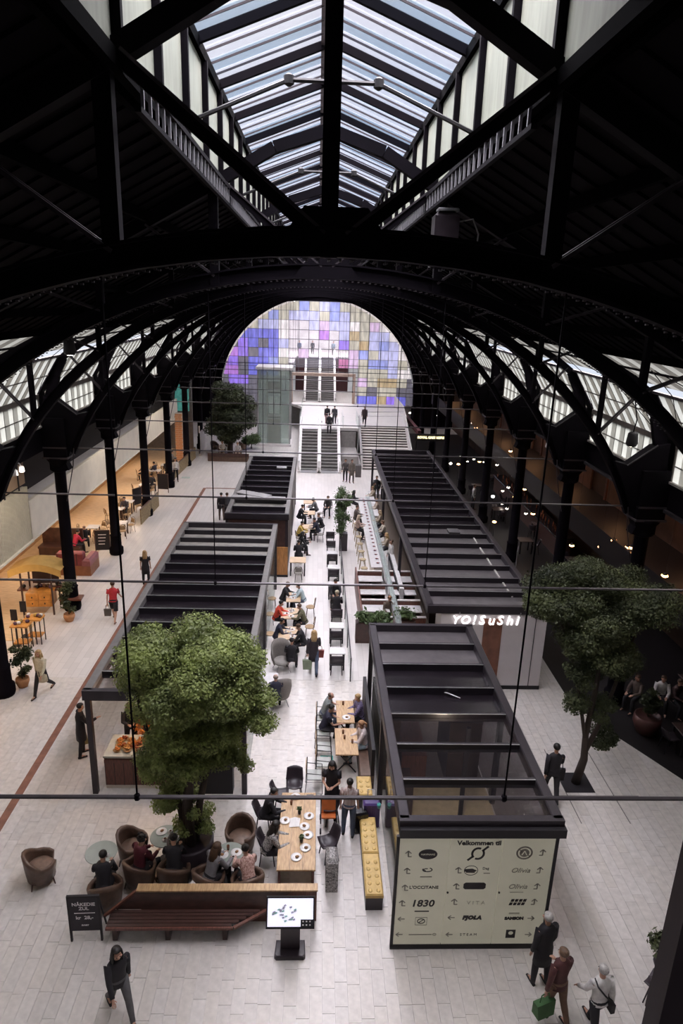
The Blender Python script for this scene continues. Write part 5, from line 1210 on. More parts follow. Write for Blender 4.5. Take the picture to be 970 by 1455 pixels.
def pmesh_(pose,piece,style=''):
    key=(pose,piece,style)
    if key in PM: return PM[key]
    J=skel(pose); mb=MB(); seated=pose in('sit','sitlean','sitback','stool')
    if piece=='body': PM[key]=body_mesh(pose); return PM[key]
    u=(J['n']-J['p']).normalized()
    if piece=='top':
        hem={'short':-.02,'hip':-.10,'coat':-.38}[style.split('_')[0]]
        if seated: hem=-.06
        P=[J['p']+u*hem*1.0,J['p']+u*hem*.4,J['p']+u*.04,J['w'],J['c'],J['n']-u*.06,J['n']-u*.0,J['n']+u*.045]
        k=1.0 if 'coat' not in style else 1.06
        if 'coat' in style and not seated: P[0]=J['p']+V(0,0,hem); 
        mb.tube(P,[(.185*k,.135*k),(.175*k,.13*k),(.16*k,.12*k),(.148*k,.112*k),(.18*k,.128*k),(.185,.11),(.135,.095),(.066,.066)],14)
        for i in (0,1):
            sh,e,wr=J['sh%d'%i],J['el%d'%i],J['wr%d'%i]; inn=sh.lerp(J['c'],.35)
            if 'bare' in style: mb.tube([inn,sh,sh.lerp(e,.55)],[.085,.078,.062],10)
            else: mb.tube([inn,sh,sh.lerp(e,.5),e,e.lerp(wr,.5),wr+J['hd%d'%i]*.01],[.085,.078,.066,.056,.050,.042],10)
    elif piece=='trousers':
        mb.tube([J['p']+u*.10,J['p']+u*.02,J['p']-u*.07],[(.15,.115),(.165,.125),(.13,.10)],14)
        for i in (0,1):
            h,k,a=J['hip%d'%i],J['kn%d'%i],J['an%d'%i]
            if style=='shorts': mb.tube([h+u*.03,h,h.lerp(k,.5),h.lerp(k,.92)],[.08,.098,.092,.09],12)
            else:
                w=.012 if style=='wide' else 0
                mb.tube([h+u*.03,h,h.lerp(k,.5),k,k.lerp(a,.4),k.lerp(a,.8),a+V(0,0,-.01)],[.08,.098,.086,.068+w,.064+w,.052+w,.050+w],12)
    elif piece=='skirt':
        m_=(J['kn0']+J['kn1'])/2
        mb.tube([J['p']+u*.12,J['p']+u*.02,J['p'].lerp(m_,.4),J['p'].lerp(m_,.85)],[(.145,.11),(.17,.13),(.19,.14),(.21,.15)],14)
    elif piece=='shoe':
        i=int(style); a,t,h=J['an%d'%i],J['toe%d'%i],J['heel%d'%i]
        mb.tube([h+V(0,-.01,0),a+V(0,0,-.045),a.lerp(t,.6)+V(0,0,-.006),t+V(0,.03,-.008)],[(.032,.028),(.04,.036),(.045,.03),(.028,.018)],10)
    elif piece=='eyes':
        for s in (-1,1): mb.ball(J['hc']+J['hf']*.083+V(s*.032,0,0)-J['hu']*.002,(.013,.008,.009),6,4)
    elif piece=='mouth': mb.ball(J['hc']+J['hf']*.085-J['hu']*.062,(.024,.008,.007),6,4)
    elif piece=='hair':
        hu,hf,hc=J['hu'],J['hf'],J['hc']
        def ell_(c,rx,ry,rz_,cut=None):
            vs=[];n_=14;m_=9
            for a in range(m_+1):
                th=PI*a/m_
                for b in range(n_):
                    ph=2*PI*b/n_; x=math.sin(th)*math.cos(ph);y=math.sin(th)*math.sin(ph);z=math.cos(th)
                    if cut and y>.2 and z<cut: y=.2+(y-.2)*.15; z=z
                    vs.append(c+V(1,0,0)*rx*x+hf*ry*y+hu*rz_*z)
            fs=[(a*n_+b,(a+1)*n_+b,(a+1)*n_+(b+1)%n_,a*n_+(b+1)%n_) for a in range(m_) for b in range(n_)]
            mb.add(vs,fs)
        if style=='short': ell_(hc+hu*.038-hf*.018,.092,.105,.088,.35)
        elif style=='bald': ell_(hc+hu*.0-hf*.03,.088,.088,.06,.35)
        elif style=='beanie': ell_(hc+hu*.045-hf*.01,.096,.11,.095,.15)
        elif style=='curly':
            ell_(hc+hu*.04-hf*.02,.10,.11,.095,.35)
            for k in range(26): 
                a=k*2.4; z=.02+.1*math.sin(k*1.7)**2; mb.ball(hc+hu*z+V(math.cos(a)*.085,0,0)+hf*(-.025+math.sin(a)*.08 if math.sin(a)<.4 else .02),.03,6,4)
        elif style=='bun':
            ell_(hc+hu*.038-hf*.018,.092,.105,.085,.35); mb.ball(hc+hu*.08-hf*.09,.045,8,6)
        elif style=='tail':
            ell_(hc+hu*.038-hf*.018,.092,.105,.085,.35); mb.tube([hc+hu*.05-hf*.10,hc-hu*.03-hf*.15,hc-hu*.16-hf*.14],[.03,.035,.015],8)
        elif style=='long':
            ell_(hc+hu*.035-hf*.02,.098,.11,.09,.35)
            mb.tube([hc+hu*.04-hf*.05,hc-hu*.05-hf*.06,hc-hu*.16-hf*.065,J['n']-u*.10-V(0,.10,0)],[(.085,.06),(.105,.06),(.12,.055),(.09,.03)],12)
            for s in (-1,1): mb.tube([hc+hu*.05+V(s*.07,0,0),hc-hu*.06+V(s*.088,0,0)+hf*.01,hc-hu*.2+V(s*.09,0,0)+hf*.03],[(.03,.04),(.03,.045),(.018,.025)],8)
    PM[key]=mb.mesh(piece,skin,True); return PM[key]
def cmat(c,r=.75): return mat('cloth %.2f %.2f %.2f'%c,c,r,0,.15,14)
def hmat(c): return mat('hair %.2f %.2f %.2f'%c,c,.55,0,.3,30)
SK2=mat('deeper skin',(.30,.16,.10),.5,0,.06); SK3=mat('light skin',(.56,.34,.25),.5,0,.05)
BLK=(.014,.012,.016); NAVY=(.02,.022,.045); GRY=(.16,.16,.165); RED=(.52,.03,.04); WHT=(.62,.60,.58); JEAN=(.07,.09,.14); BRN=(.09,.05,.035); BG=(.42,.34,.26)
H_B=(.012,.009,.008); H_BR=(.07,.035,.018); H_BL=(.42,.28,.13); H_G=(.38,.36,.34)
def person(label,loc,rz,pose='stand',top=BLK,style='hip',bottom=BLK,leg='trousers',hair='short',hc=H_BR,sk=None,h=1.0,shoe=BLK,group=None,patt=None):
    t=thing('person',label,'person',(loc[0],loc[1],loc[2] if len(loc)>2 else 0),rz,group); t.scale=(h,h,h)
    def add(name,me,m_,par=t):
        o=ob(name,me,par); o.material_slots[0].link='OBJECT'; o.material_slots[0].material=m_; return o
    s=sk or skin
    add('body',pmesh_(pose,'body'),s); add('eyes',pmesh_(pose,'eyes'),black); add('mouth',pmesh_(pose,'mouth'),mat('lips',(.30,.10,.09),.5))
    tm=patt or cmat(top)
    add('coat' if 'coat' in style else ('jacket' if style=='hip' else 'shirt'),pmesh_(pose,'top',style),tm)
    if leg=='skirt': add('skirt',pmesh_(pose,'skirt'),cmat(bottom)); add('tights',pmesh_(pose,'trousers'),cmat(BLK))
    else: add('shorts' if leg=='shorts' else 'trousers',pmesh_(pose,'trousers','' if leg=='trousers' else leg),cmat(bottom))
    for i in '01': add('shoe',pmesh_(pose,'shoe',i),cmat(shoe,.5))
    add('hat' if hair=='beanie' else 'hair',pmesh_(pose,'hair',hair),hmat(hc))
    return t
def hand(t,i,pose):
    J=skel(pose); p=J['wr%d'%i]+J['hd%d'%i]*.08; a=t.rotation_euler.z; s=t.scale.x
    return (t.location.x+s*(p.x*math.cos(a)-p.y*math.sin(a)),t.location.y+s*(p.x*math.sin(a)+p.y*math.cos(a)),t.location.z+s*p.z)
def bag(label,t,i,pose,m_,w=.36,d=.12,h=.3,kind='bag',rz=0):
    x,y,z=hand(t,i,pose); b=thing('hand_bag' if kind=='bag' else kind,label,'bag',(x,y,z-.05-.14-h),t.rotation_euler.z+rz)
    MB().add([(-w/2*.85,-d/2,0),(w/2*.85,-d/2,0),(w/2*.85,d/2,0),(-w/2*.85,d/2,0),(-w/2,-d/3,h),(w/2,-d/3,h),(w/2,d/3,h),(-w/2,d/3,h)],[(3,2,1,0),(4,5,6,7),(0,1,5,4),(1,2,6,5),(2,3,7,6),(3,0,4,7)]).build('bag_body',m_,b)
    MB().tube([(-w/4,0,h),(-w/5,0,h+.15),(0,0,h+.19),(w/5,0,h+.15),(w/4,0,h)],.012,6,side=(0,1,0)).build('handle',m_,b); return b
floral=mat('pink floral cloth',(.55,.22,.17),.7,0,.5,30,col2=(.75,.52,.45)); purplef=mat('purple floral cloth',(.05,.04,.10),.7,0,.6,35,col2=(.30,.24,.42))
stripe=mat('pink striped cloth',(.45,.25,.22),.7,0,.35,25,stretch=(1,1,.05),col2=(.62,.55,.52)); bwf=mat('black and white print',(.03,.03,.035),.7,0,.5,30,col2=(.55,.52,.50))
A=lambda px,py:at(px,py)
# walkers in the foreground
w1=person('woman in black jacket with long dark hair walking across the bottom left',A(172,1440),D(215),'walk',BLK,'hip',(.10,.095,.10),hair='long',hc=H_B,h=1.0)
w2=person('grey haired person in a long black coat beside the directory board',(4.72,10.05),D(15),'stand',BLK,'coat',BLK,hc=H_G,h=1.03)
w3=person('person in dark red top and tan trousers carrying a green bag, bottom right',(4.78,9.35),D(20),'carry',(.07,.02,.02),'hip',(.16,.09,.06),hc=(.10,.055,.03),hair='bun')
bag('green fabric bag carried by the person in dark red',w3,0,'carry',mat('green bag',(.035,.10,.03),.7),.42,.2,.32)
w4=person('grey haired person in a white shirt with a black shoulder strap, bottom right',(5.42,9.02),D(10),'walkb',WHT,'short',BLK,hc=H_G,hair='short')
t=w4; MB().tube([(-.16,-.10,1.38),(-.02,-.155,1.2),(.15,-.15,1.0)],.016,6).tube([(-.16,-.10,1.38),(-.12,.06,1.38),(.05,.135,1.2),(.17,.10,1.0)],.016,6).build('shoulder_strap',black,t); MB().bbox(.12,.2,-.2,.1,.78,1.0,.02).build('shoulder_bag',black,t)
w5=person('man in black jacket and beanie walking away right of the front kiosk',A(781,1134),D(-12),'walk',BLK,'hip',BLK,hair='beanie',hc=H_B,h=1.02)
bag('square black bag carried by the man in the beanie',w5,1,'walk',black,.32,.14,.34)
w6=person('person in long dark coat standing at the pastry counter corner',A(118,1073),D(-60),'bag',BLK,'coat',BLK,hc=H_B,h=1.0)
bag('olive yellow shopping bag of the person in a dark coat at the pastry counter',w6,0,'bag',mat('olive bag',(.22,.17,.06),.6),.4,.2,.34)
person('auburn haired vendor in black behind the pastry counter',(-5.28,17.35),D(200),'phone',BLK,'hip',BLK,hair='long',hc=(.10,.03,.02),h=.97)
w7=person('woman all in black with long black hair standing between the cafe tables',A(470,1158),D(170),'phone',BLK,'coat_bare',BLK,hair='long',hc=H_B,sk=skin)
w8=person('woman in striped top and jeans beside the suitcases',A(494,1186),D(-10),'stand',BLK,'short_bare',JEAN,hair='bun',hc=H_B,patt=stripe,h=.97)
w9=person('blond woman in dark coat walking away with two bags in the central aisle',A(445,955),D(0),'walk',(.03,.022,.028),'coat',JEAN,hair='long',hc=H_BL,h=1.0)
bag('pale green tote bag of the blond woman in the central aisle',w9,0,'walk',mat('pale green tote',(.20,.24,.16),.7),.36,.16,.36); bag('red leather bag of the blond woman in the central aisle',w9,1,'walk',mat('red leather',(.20,.04,.03),.5),.32,.14,.28)
w10=person('woman in pale yellow coat and black skirt walking in the left aisle',A(62,986),D(168),'walkb',(.55,.50,.36),'coat',BLK,leg='trousers',hair='long',hc=H_BL)
MB().tube([(0,.01,.72),(0,.0,.9),(0,0,1.05)],[(.16,.12),(.18,.13),(.155,.115)],12).build('dark_skirt',cmat(BLK),w10)
person('man in bright red t-shirt and black shorts in the left aisle',A(163,882),D(2),'walk',RED,'short_bare',BLK,leg='shorts',hair='short',hc=H_BR,h=1.04,shoe=(.2,.12,.1))
bag('dark shoulder bag held by the man in the red t-shirt',bpy.data.objects[[o.name for o in C.objects if o.name.startswith('person')][-1]],0,'walk',mat('dark canvas',(.08,.07,.06),.7),.3,.12,.3)
person('blond woman in black dress at the left kiosk edge',A(208,830),D(10),'stand',BLK,'coat_bare',BLK,hair='long',hc=H_BL,h=.97)
for k,(px,py,l,c,hc) in enumerate(((315,739,'left one of the pair in dark clothes behind the left kiosk',BLK,H_B),(323,739,'right one of the pair in dark clothes behind the left kiosk',(.05,.05,.06),H_BR))): w=person(l.replace('left one','left person').replace('right one','right person'),A(px,py),D(10-20*k),'stand',c,'hip',(.09,.06,.05) if k==0 else BLK,hc=hc); 
tag(MB().bbox(-5.85,-5.6,39.3,39.45,.8,1.05,.02).build('hand_bag',black),'small black handbag held by the pair behind the left kiosk','bag')
person('person in grey jacket standing left in the pair below the staircase',A(490,684),D(160),'stand',(.07,.06,.06),'hip',BLK,hc=H_BR); person('person in brown grey coat standing right in the pair below the staircase',A(499,686),D(190),'stand',(.15,.125,.11),'coat',(.06,.05,.05),hc=H_BR,h=1.03)
tag(MB().bbox(3.15,3.6,50.9,51.3,0,.95,.03).build('litter_bin',mat('grey bin',(.10,.09,.09),.5)),'dark grey litter bin at the foot of the staircase','bin')
person('person in black with pale skirt on the platform, left of the walking couple',(1.0,60.2,PZ),D(0),'walk',BLK,'hip',(.40,.26,.25),hc=H_B); person('person in dark clothes on the platform, right of the walking couple',(1.65,60.1,PZ),D(0),'walkb',(.05,.05,.06),'hip',BLK,hc=H_B)
person('person in black riding at the top of the right lower escalator',(1.15,57.15,PZ*.88),D(0),'stand',BLK,'hip',BLK,hc=H_B)
person('person in a dark red grey coat at the top of the staircase',(4.35,60.3,PZ),D(175),'walk',(.06,.035,.04),'coat',BLK,hc=H_B)
for k,(x,y,c) in enumerate(((-2.2,86,JEAN),(-.6,87,BLK),(2.0,86.5,(.2,.25,.3)),(4.4,87,BLK),(5.6,88,(.3,.05,.08)),(-4,88.5,GRY))):
    person('distant figure behind the coloured glass, %s from the left'%['second','third','fourth','fifth','sixth','first'][k],(x,y,6.6),D(180),'walk' if k%2 else 'walkb',c,'hip',BLK,hc=H_B)
# lounge
person('person in dark red vest with short black hair seated at the dish covered table',A(200,1258),D(-35),'sit',(.10,.012,.022),'short',BLK,hair='curly',hc=H_B)
person('dark haired person in black coat seated second from left in the lounge',A(248,1262),D(5),'sitlean',BLK,'hip',BLK,hair='bun',hc=H_B)
person('person in grey top with white shawl seated by the tree pot',A(299,1272),D(-40),'sitlean',(.20,.19,.20),'short',BLK,hair='long',hc=H_BR)
tag(MB().shell([[(-2.66,11.97,.50),(-2.58,11.85,.66),(-2.5,11.84,.8)],[(-2.45,11.9,.44),(-2.42,11.82,.55),(-2.38,11.82,.66)],[(-2.22,11.92,.46),(-2.2,11.83,.56),(-2.2,11.83,.64)]],.03).build('white_shawl',china,smooth=True),'white shawl hanging over the armchair of the person in grey','shawl')
person('person in pink floral shirt seated by the bench end',A(354,1277),D(25),'sitlean',BLK,'short',BLK,hair='bun',hc=H_B,patt=floral)
person('person in black behind the chalkboard sign',A(150,1288),D(10),'sitlean',BLK,'hip',BLK,hair='short',hc=H_B)
person('person in black jacket seated left of the long oak table',A(376,1180),D(-90),'sitlean',BLK,'hip',BLK,hair='short',hc=H_B)
person('person in black and white print seated at the near left of the long table',A(378,1232),D(-80),'sitlean',BLK,'short',BLK,hair='long',hc=H_B,patt=bwf)
t=thing('pushchair','orange and black folded pushchair at the far right of the long oak table','pushchair',(*at(466,1176),0)); MB().tube([(-.2,-.2,.3),(-.2,.15,.9)],.015,6).tube([(.2,-.2,.3),(.2,.15,.9)],.015,6).tube([(-.2,.3,.05),(-.2,-.2,.5)],.015,6).tube([(.2,.3,.05),(.2,-.2,.5)],.015,6).build('frame',black,t); MB().shell([[(-.18,-.15,.45),(.18,-.15,.45)],[(-.18,.05,.42),(.18,.05,.42)],[(-.18,.14,.8),(.18,.14,.8)]],.04).build('seat',mat('orange fabric',(.60,.16,.04),.7),t)
for a in (-.2,.2):
    for b in (-.2,.3): MB().lathe([(.07,-.02),(.07,.02)],(0,0,0),10).build('wheel',black,t,loc=(a,b,.07)).rotation_euler=(0,PI/2,0)
tag(MB().bbox(.44,.72,12.25,12.75,.0,.9,.08).build('printed_coat',bwf),'black and white printed coat draped at the near right of the long table','coat')
# suitcases
def suitcase(label,px,py,m_,rz,h=.62):
    x,y=at(px,py); t=thing('suitcase',label,'suitcase',(x,y,0),rz); MB().bbox(-.21,.21,-.13,.13,.05,h,.04).build('case_body',m_,t)
    for a in (-.12,0,.12): MB().box(a-.012,a+.012,-.14,-.13,.1,h-.06).build('rib',m_,t)
    MB().tube([(-.1,.08,h),(-.1,.08,h+.3),(.1,.08,h+.3),(.1,.08,h)],.012,6,side=(0,1,0)).build('handle',steel,t)
    for a in (-.17,.17):
        for b in (-.09,.09): MB().ball((a,b,.025),.025,6,4).build('wheel',black,t)
suitcase('black suitcase held by the woman in the striped top',509,1180,blackg,.2)
suitcase('dark purple hard suitcase standing on end by the yellow benches',526,1172,mat('purple case',(.06,.03,.14),.3),.0,.75)
t=thing('drinking_cup','small teal cup on top of the purple suitcase','cup',(*at(538,1148,.75),.75)); MB().lathe([(.04,0),(.05,.12),(.045,.12),(.04,.02)],n=12).build('cup_body',mat('teal cup',(.08,.35,.32),.4),t,True)
# cafe tables
person('man in grey shirt seated at the farther oak cafe table',(.42,18.55),D(-90),'sitlean',(.22,.24,.24),'short_bare',JEAN,hair='bald',hc=H_BR)
person('woman in dark blue seated beside the man in grey',(.42,17.85),D(-90),'sitlean',(.02,.02,.04),'short_bare',BLK,hair='bun',hc=H_B)
person('person in purple floral shirt on the banquette',(1.60,18.4),D(95),'sit',BLK,'short',BLK,hair='short',hc=H_BL,patt=purplef)
person('woman in white seated on the banquette with pale jeans',(1.62,17.0),D(95),'sit',(.60,.52,.50),'short',(.28,.36,.40),hair='tail',hc=(.35,.18,.09))
def seat(label,px,py,rz,top,hc,pose='sitlean',bottom=BLK,hair='short',z=.5,**k):
    X,Y=at(px,py,z); return person(label,(X,Y),D(rz),pose,top,'short',bottom,hair=hair,hc=hc,**k)
seat('person in black seated left at the farthest of the three kiosk tables',401,851,-90,BLK,H_BR)
seat('man in bright red jacket seated left at the middle kiosk table',391,879,-90,(.60,.06,.03),H_B)
seat('person in dark navy seated left at the nearest kiosk table',392,905,-90,NAVY,H_B)
seat('person in pale blue shirt and jeans seated right at the farthest kiosk table',431,853,90,(.45,.55,.58),H_B,bottom=JEAN)
seat('person in olive jacket seated right at the middle kiosk table',433,884,90,(.13,.12,.07),H_BR)
seat('person in black seated right at the nearest kiosk table',432,914,90,BLK,H_BR)
seat('dark seated person with back to the camera below the nearest kiosk table',414,938,0,BLK,H_B,'sit')
seat('man in navy shirt sitting in the nearer grey wing armchair',392,992,10,NAVY,(.2,.15,.12),'sit',hair='bald')
seat('person in mustard yellow seated left in the far table group',423,760,-90,(.50,.34,.08),H_B)
seat('person in black with long hair seated left in the far table group',424,776,-80,BLK,H_B,hair='long')
seat('person in black seated alone at the oak panel table with back to the camera',424,790,0,BLK,H_B,'sit')
seat('person in dark blue seated right in the far table group, nearest one',452,755,90,NAVY,H_B); seat('person in black seated right in the far table group, second one',458,748,90,BLK,H_BR)
seat('person in black seated left at the farthest kiosk side table',424,735,-90,BLK,H_B); seat('person in grey seated right at the farthest kiosk side table',450,725,90,GRY,H_B)
seat('person in dark clothes seated beside the bamboo planter',466,722,170,(.04,.035,.035),H_BR,'sit')
seat('person in black with grey blond hair seated in the central chair row',478,866,0,BLK,(.40,.34,.25),'sit')
seat('person in black with dark hair seated farther in the central chair row',476,846,180,BLK,H_B,'sit')
# sushi counter
for k,(px,py,rz,c,hc) in enumerate(((517,706,-80,BLK,H_B),(520,728,-90,(.10,.08,.07),H_BR),(524,742,-85,(.45,.32,.27),(.5,.4,.3)),(531,697,-100,(.05,.06,.05),H_B),(535,688,160,BLK,H_B),(552,700,100,BG,(.40,.26,.13)),(556,718,95,(.50,.40,.33),(.3,.2,.12)),(559,735,90,BG,(.45,.33,.2)),(563,750,95,(.55,.48,.40),(.2,.12,.07)),(567,768,90,BG,H_BL),(575,783,100,WHT,H_BR),(545,688,150,BG,(.35,.2,.1)))):
    X,Y=at(px,py,1.15); X=2.45 if px<530 else (3.9 if px>550 else X); person(['woman in black at the far left end of the sushi counter','person in brown at the left side of the sushi counter','fair haired person in pink beige, nearest on the left of the sushi counter','person in dark green standing at the head of the sushi counter','tall person in black at the far head of the sushi counter','person in beige, farthest on the right side of the sushi counter','person in sand coloured top, second on the right side of the sushi counter','blond person in beige, third on the right side of the sushi counter','person in cream top, fourth on the right side of the sushi counter','fair person in beige, fifth on the right side of the sushi counter','cook in white nearest the kiosk corner','person in beige at the far head of the sushi counter'][k],(X,Y),D(rz),'stool' if k not in (3,4,10,11) else 'stand',c,'hip',BLK,hc=hc,hair='long' if k in (0,2,7,9) else 'short')
X,Y=at(552,868,.6); person('brown haired person seated in the nearest conveyor booth',(X,Y),D(180),'sit',(.10,.07,.05),'short',BLK,hair='short',hc=(.22,.10,.04))
# left aisle
X,Y=at(106,775,.5); person('person in crimson jacket seated at the red sofa table',(X,Y),D(-40),'sitlean',(.42,.02,.06),'hip',BLK,hair='short',hc=H_B)
X,Y=at(121,768,.5); person('person in black seated with back to the sofa table',(X,Y),D(20),'sit',BLK,'hip',BLK,hair='bald',hc=(.3,.2,.15))
X,Y=at(178,724,.5); person('person in dark top seated in the middle of the left terrace',(X,Y),D(180),'sit',(.04,.035,.05),'hip',BLK,hair='short',hc=H_B)
X,Y=at(250,684,.0); person('person in white top standing at the far left terrace',(X,Y),D(200),'stand',WHT,'short',BLK,hair='short',hc=H_B)
for k,(px,py,c) in enumerate(((215,690,BLK),(221,672,NAVY),(206,672,BRN),(237,668,BLK),(243,655,GRY))):
    X,Y=at(px,py,.5); person('seated person in %s on the far left terrace, %s'%(['black','navy','brown','black','grey'][k],['nearest the camera','second nearest','beside the wall','right of the column','farthest'][k]),(X,Y),D(k*70),'sit',c,'hip',BLK,hair='short',hc=H_B)
for k,(px,py,c) in enumerate(((316,640,WHT),(338,642,(.5,.48,.46)),(327,632,BLK))):
    X,Y=at(px,py,.5); person('person in %s in the far lounge, %s'%(['white','pale grey','black'][k],['left','right','rear'][k]),(X,Y),D(180),'sit',c,'short',BG,hair='short',hc=(.3,.16,.07))
# right side
person('person photographing beside the sushi kiosk, dressed in black',(8.35,26.0),D(100),'phone',BLK,'hip',BLK,hair='short',hc=H_B)
for k,(px,py,c,l) in enumerate(((905,985,(.10,.07,.06),'seated person in brown on the near right terrace'),(938,985,(.55,.52,.5),'seated person in white sleeve on the near right terrace'),(958,990,(.06,.03,.03),'seated person in dark red at the right edge terrace'),(672,712,(.55,.53,.52),'person in white shirt behind the far sushi roof edge'),(684,716,BLK,'waiter in black beside the white shirted person'))):
    X,Y=at(px,py,.6); person(l,(X,Y,.0),D(120+k*40),'sit' if k<3 else 'stand',c,'hip',BLK,hair='short',hc=H_BR)
# ================================================================ RIGHT SIDE RESTAURANTS, LAMPS
brownp=mat('lit brown panel',(.16,.08,.055),.6,0,.3,1.2)
for k in range(10):
    y=14+k*5.2; t=thing('gallery_panel','brown wooden wall panel behind the right gallery, %s from the camera'%['first','second','third','fourth','fifth','sixth','seventh','eighth','ninth','tenth'][k],'wall panel',(14.9,y,3.75)); MB().box(-.05,.05,0,3.2,.0,2.9).build('board',brownp,t); MB().box(-.12,-.05,3.0,3.2,0,2.9).build('pilaster',woodr,t)
for k in range(9):
    y=12.5+k*6.65
    t=thing('wall_lamp','warm wall lamp behind the right gallery, %s from the camera'%['first','second','third','fourth','fifth','sixth','seventh','eighth','ninth'][k],'lamp',(14.7,y+4.4,5.6)); MB().lathe([(.05,-.35),(.07,0),(.05,.35)],n=10).build('glow_tube',lampo,t); MB().box(.05,.15,-.05,.05,-.1,.1).build('bracket',black,t)
    light('wall_lamp_light','POINT',(14.4,y+4.4,5.6),20,(1,.5,.25),.15)
bulb=MB().ball((0,0,0),(.10,.10,.08),8,6).mesh('bulb',lampw,True); bulbo=MB().ball((0,0,0),(.12,.12,.06),8,6).mesh('bulb',lampo,True)
def pendant(label,x,y,z,top,warm=False,group=None):
    t=thing('pendant_lamp',label,'lamp',(x,y,z),0,group); ob('bulb',bulbo if warm else bulb,t); MB().lathe([(.02,.12),(.05,.1),(.11,.0),(.10,.0),(.04,.09)],n=12).build('lamp_shade',black,t,True); MB().tube([(0,0,.1),(0,0,top-z)],.006,4).build('cord',black,t)
spots=[(690,600),(652,590),(668,601),(676,608),(684,620),(711,640),(725,641),(655,648),(673,652),(681,656),(688,656),(640,659),(651,660),(722,692),(714,697),(731,706),(735,728),(747,729),(757,730),(720,722),(713,715),(702,742),(820,738),(812,775),(853,777),(892,778),(944,818),(897,778),(664,655),(700,706),(745,695),(706,660),(728,675),(872,768),(575,587),(582,587),(602,588),(620,590)]
for k,(px,py) in enumerate(spots):
    d=M.T@np.array([(px-485)/F,(py-727.5)/F,1.0]); d=d/d[0]; X=11.7+(k%3)*.15; Y,Z=d[1]*X,CAM_Z+d[2]*X
    warm=k%3==0 or px>800
    if Z<1.0:
        X=10.0; Y,Z=d[1]*X,CAM_Z+d[2]*X
        t=thing('floor_lamp','small %s lamp on a thin pole among the dark right hand tables'%('amber' if warm else 'white'),'lamp',(X,Y,.02),0,'pole lamps of the right restaurants'); Z=max(Z,.5); ob('bulb',bulbo if warm else bulb,t,(0,0,Z)); MB().tube([(0,0,.0),(0,0,Z)],.015,5).build('pole',black,t); MB().lathe([(.14,0),(.12,.02),(.02,.03)],n=12).build('base',black,t); continue
    pendant('small %s pendant lamp glowing in the dark right hand restaurants'%('amber' if warm else 'white'),X,Y,Z,7.0 if Z>4.6 else 3.5,warm,'pendant lamps of the right restaurants') if not 3.45<Z<=4.6 else pendant('small %s pendant lamp glowing in the dark right hand restaurants'%('amber' if warm else 'white'),X,Y,Z,7.0,warm,'pendant lamps of the right restaurants')
for k,(p,q) in enumerate((((770,690),(794,704)),((752,690),(768,702)))):
    d=[M.T@np.array([(a-485)/F,(b-727.5)/F,1.0]) for a,b in (p,q)]; P=[(12.5,dd[1]/dd[0]*12.5,CAM_Z+dd[2]/dd[0]*12.5) for dd in d]
    t=thing('light_strip','long warm strip light in the right restaurant, %s'%['brighter one','fainter one'][k],'lamp',(0,0,0)); MB().tube(P,.035 if k==0 else .02,6).build('lit_tube',lampo,t); zc=max(P[0][2],P[1][2])+.05; MB().beam((P[0][0],P[0][1],P[0][2]+.06),(P[1][0],P[1][1],P[1][2]+.06),.1,.05).build('housing',black,t)
# bar tables on the right terrace
darkt=mat('dark table top',(.05,.03,.025),.4)
for k in range(12):
    X=11.7+(k%2)*1.7; Y=17.5+k*2.9
    table('dark square terrace table in the right restaurants, number %s from the camera'%['one','two','three','four','five','six','seven','eight','nine','ten','eleven','twelve'][k],'table',.75,.75,.75,darkt,black,(X,Y,.02),name='terrace_table')
    for a in (0,1):
        an=a*PI+k; shellC.put((X+.6*math.cos(an),Y+.6*math.sin(an),.02),an+PI/2,'dark shell chair at terrace table number %s'%['one','two','three','four','five','six','seven','eight','nine','ten','eleven','twelve'][k],'chairs of right terrace table %s'%['one','two','three','four','five','six','seven','eight','nine','ten','eleven','twelve'][k])
x,y=at(735,792); bn=thing('banner_stand','tall white and black printed banner right of the sushi kiosk','banner',(9.6,29.5,0),D(70)); MB().box(-.45,.45,-.01,.01,.15,2.2).build('banner_face',mat('banner print',(.35,.33,.34),.6,0,.7,4),bn); MB().box(-.5,.5,-.2,.2,0,.05).build('foot',black,bn); MB().box(-.46,.46,-.02,.02,.1,.16).build('rail',steel,bn)
bar=thing('bar_counter','long dark bar counter with bottles under the right gallery','counter',(13.6,34,0.02)); MB().box(-.35,.35,0,14,0,1.1).build('counter_body',woodd,bar); MB().bbox(-.45,.45,-.05,14.05,1.1,1.16,.01).build('counter_top',blackg,bar)
bt=thing('bottle','x','bottle'); MB().lathe([(.035,0),(.038,.18),(.014,.24),(.014,.3)],n=8).build('bottle_body',mat('amber bottle',(.35,.10,.04),.2,0,.4,3),bt,True); bC=Proto(bt)
for k in range(30): bC.put((13.6+R.uniform(-.3,.3),34.3+k*.45,1.18),0,'amber bottle standing on the dark right hand bar counter','bottles on the right bar')
# gastropub sign
x,z=onY(613,622,56.0); t=thing('pub_sign','lit yellow ROYAL GASTROPUB lettering in the dark right far corner','sign',(x,56,z)); 
MB().box(-1.4,1.4,.06,.16,-.3,.3).build('backing',black,t); text('lettering','ROYAL GASTROPUB',.26,neony,t,(0,0,0),(PI/2,0,0),ext=.02,bold=.012)
MB().box(-1.3,-1.2,.1,.2,-z,0).build('frame_post',black,t); MB().box(1.2,1.3,.1,.2,-z,0).build('frame_post',black,t)
pa,pb=at(577,590,2.5),at(596,612,2.5); tag(MB().beam((pa[0],pa[1],2.3),(pb[0],pb[1],2.3),.3,.4).build('red_wall_fin',mat('dim red wall',(.12,.04,.045),.6,0,.2,2)),'dim red wall running beside the far right of the platform','wall panel')
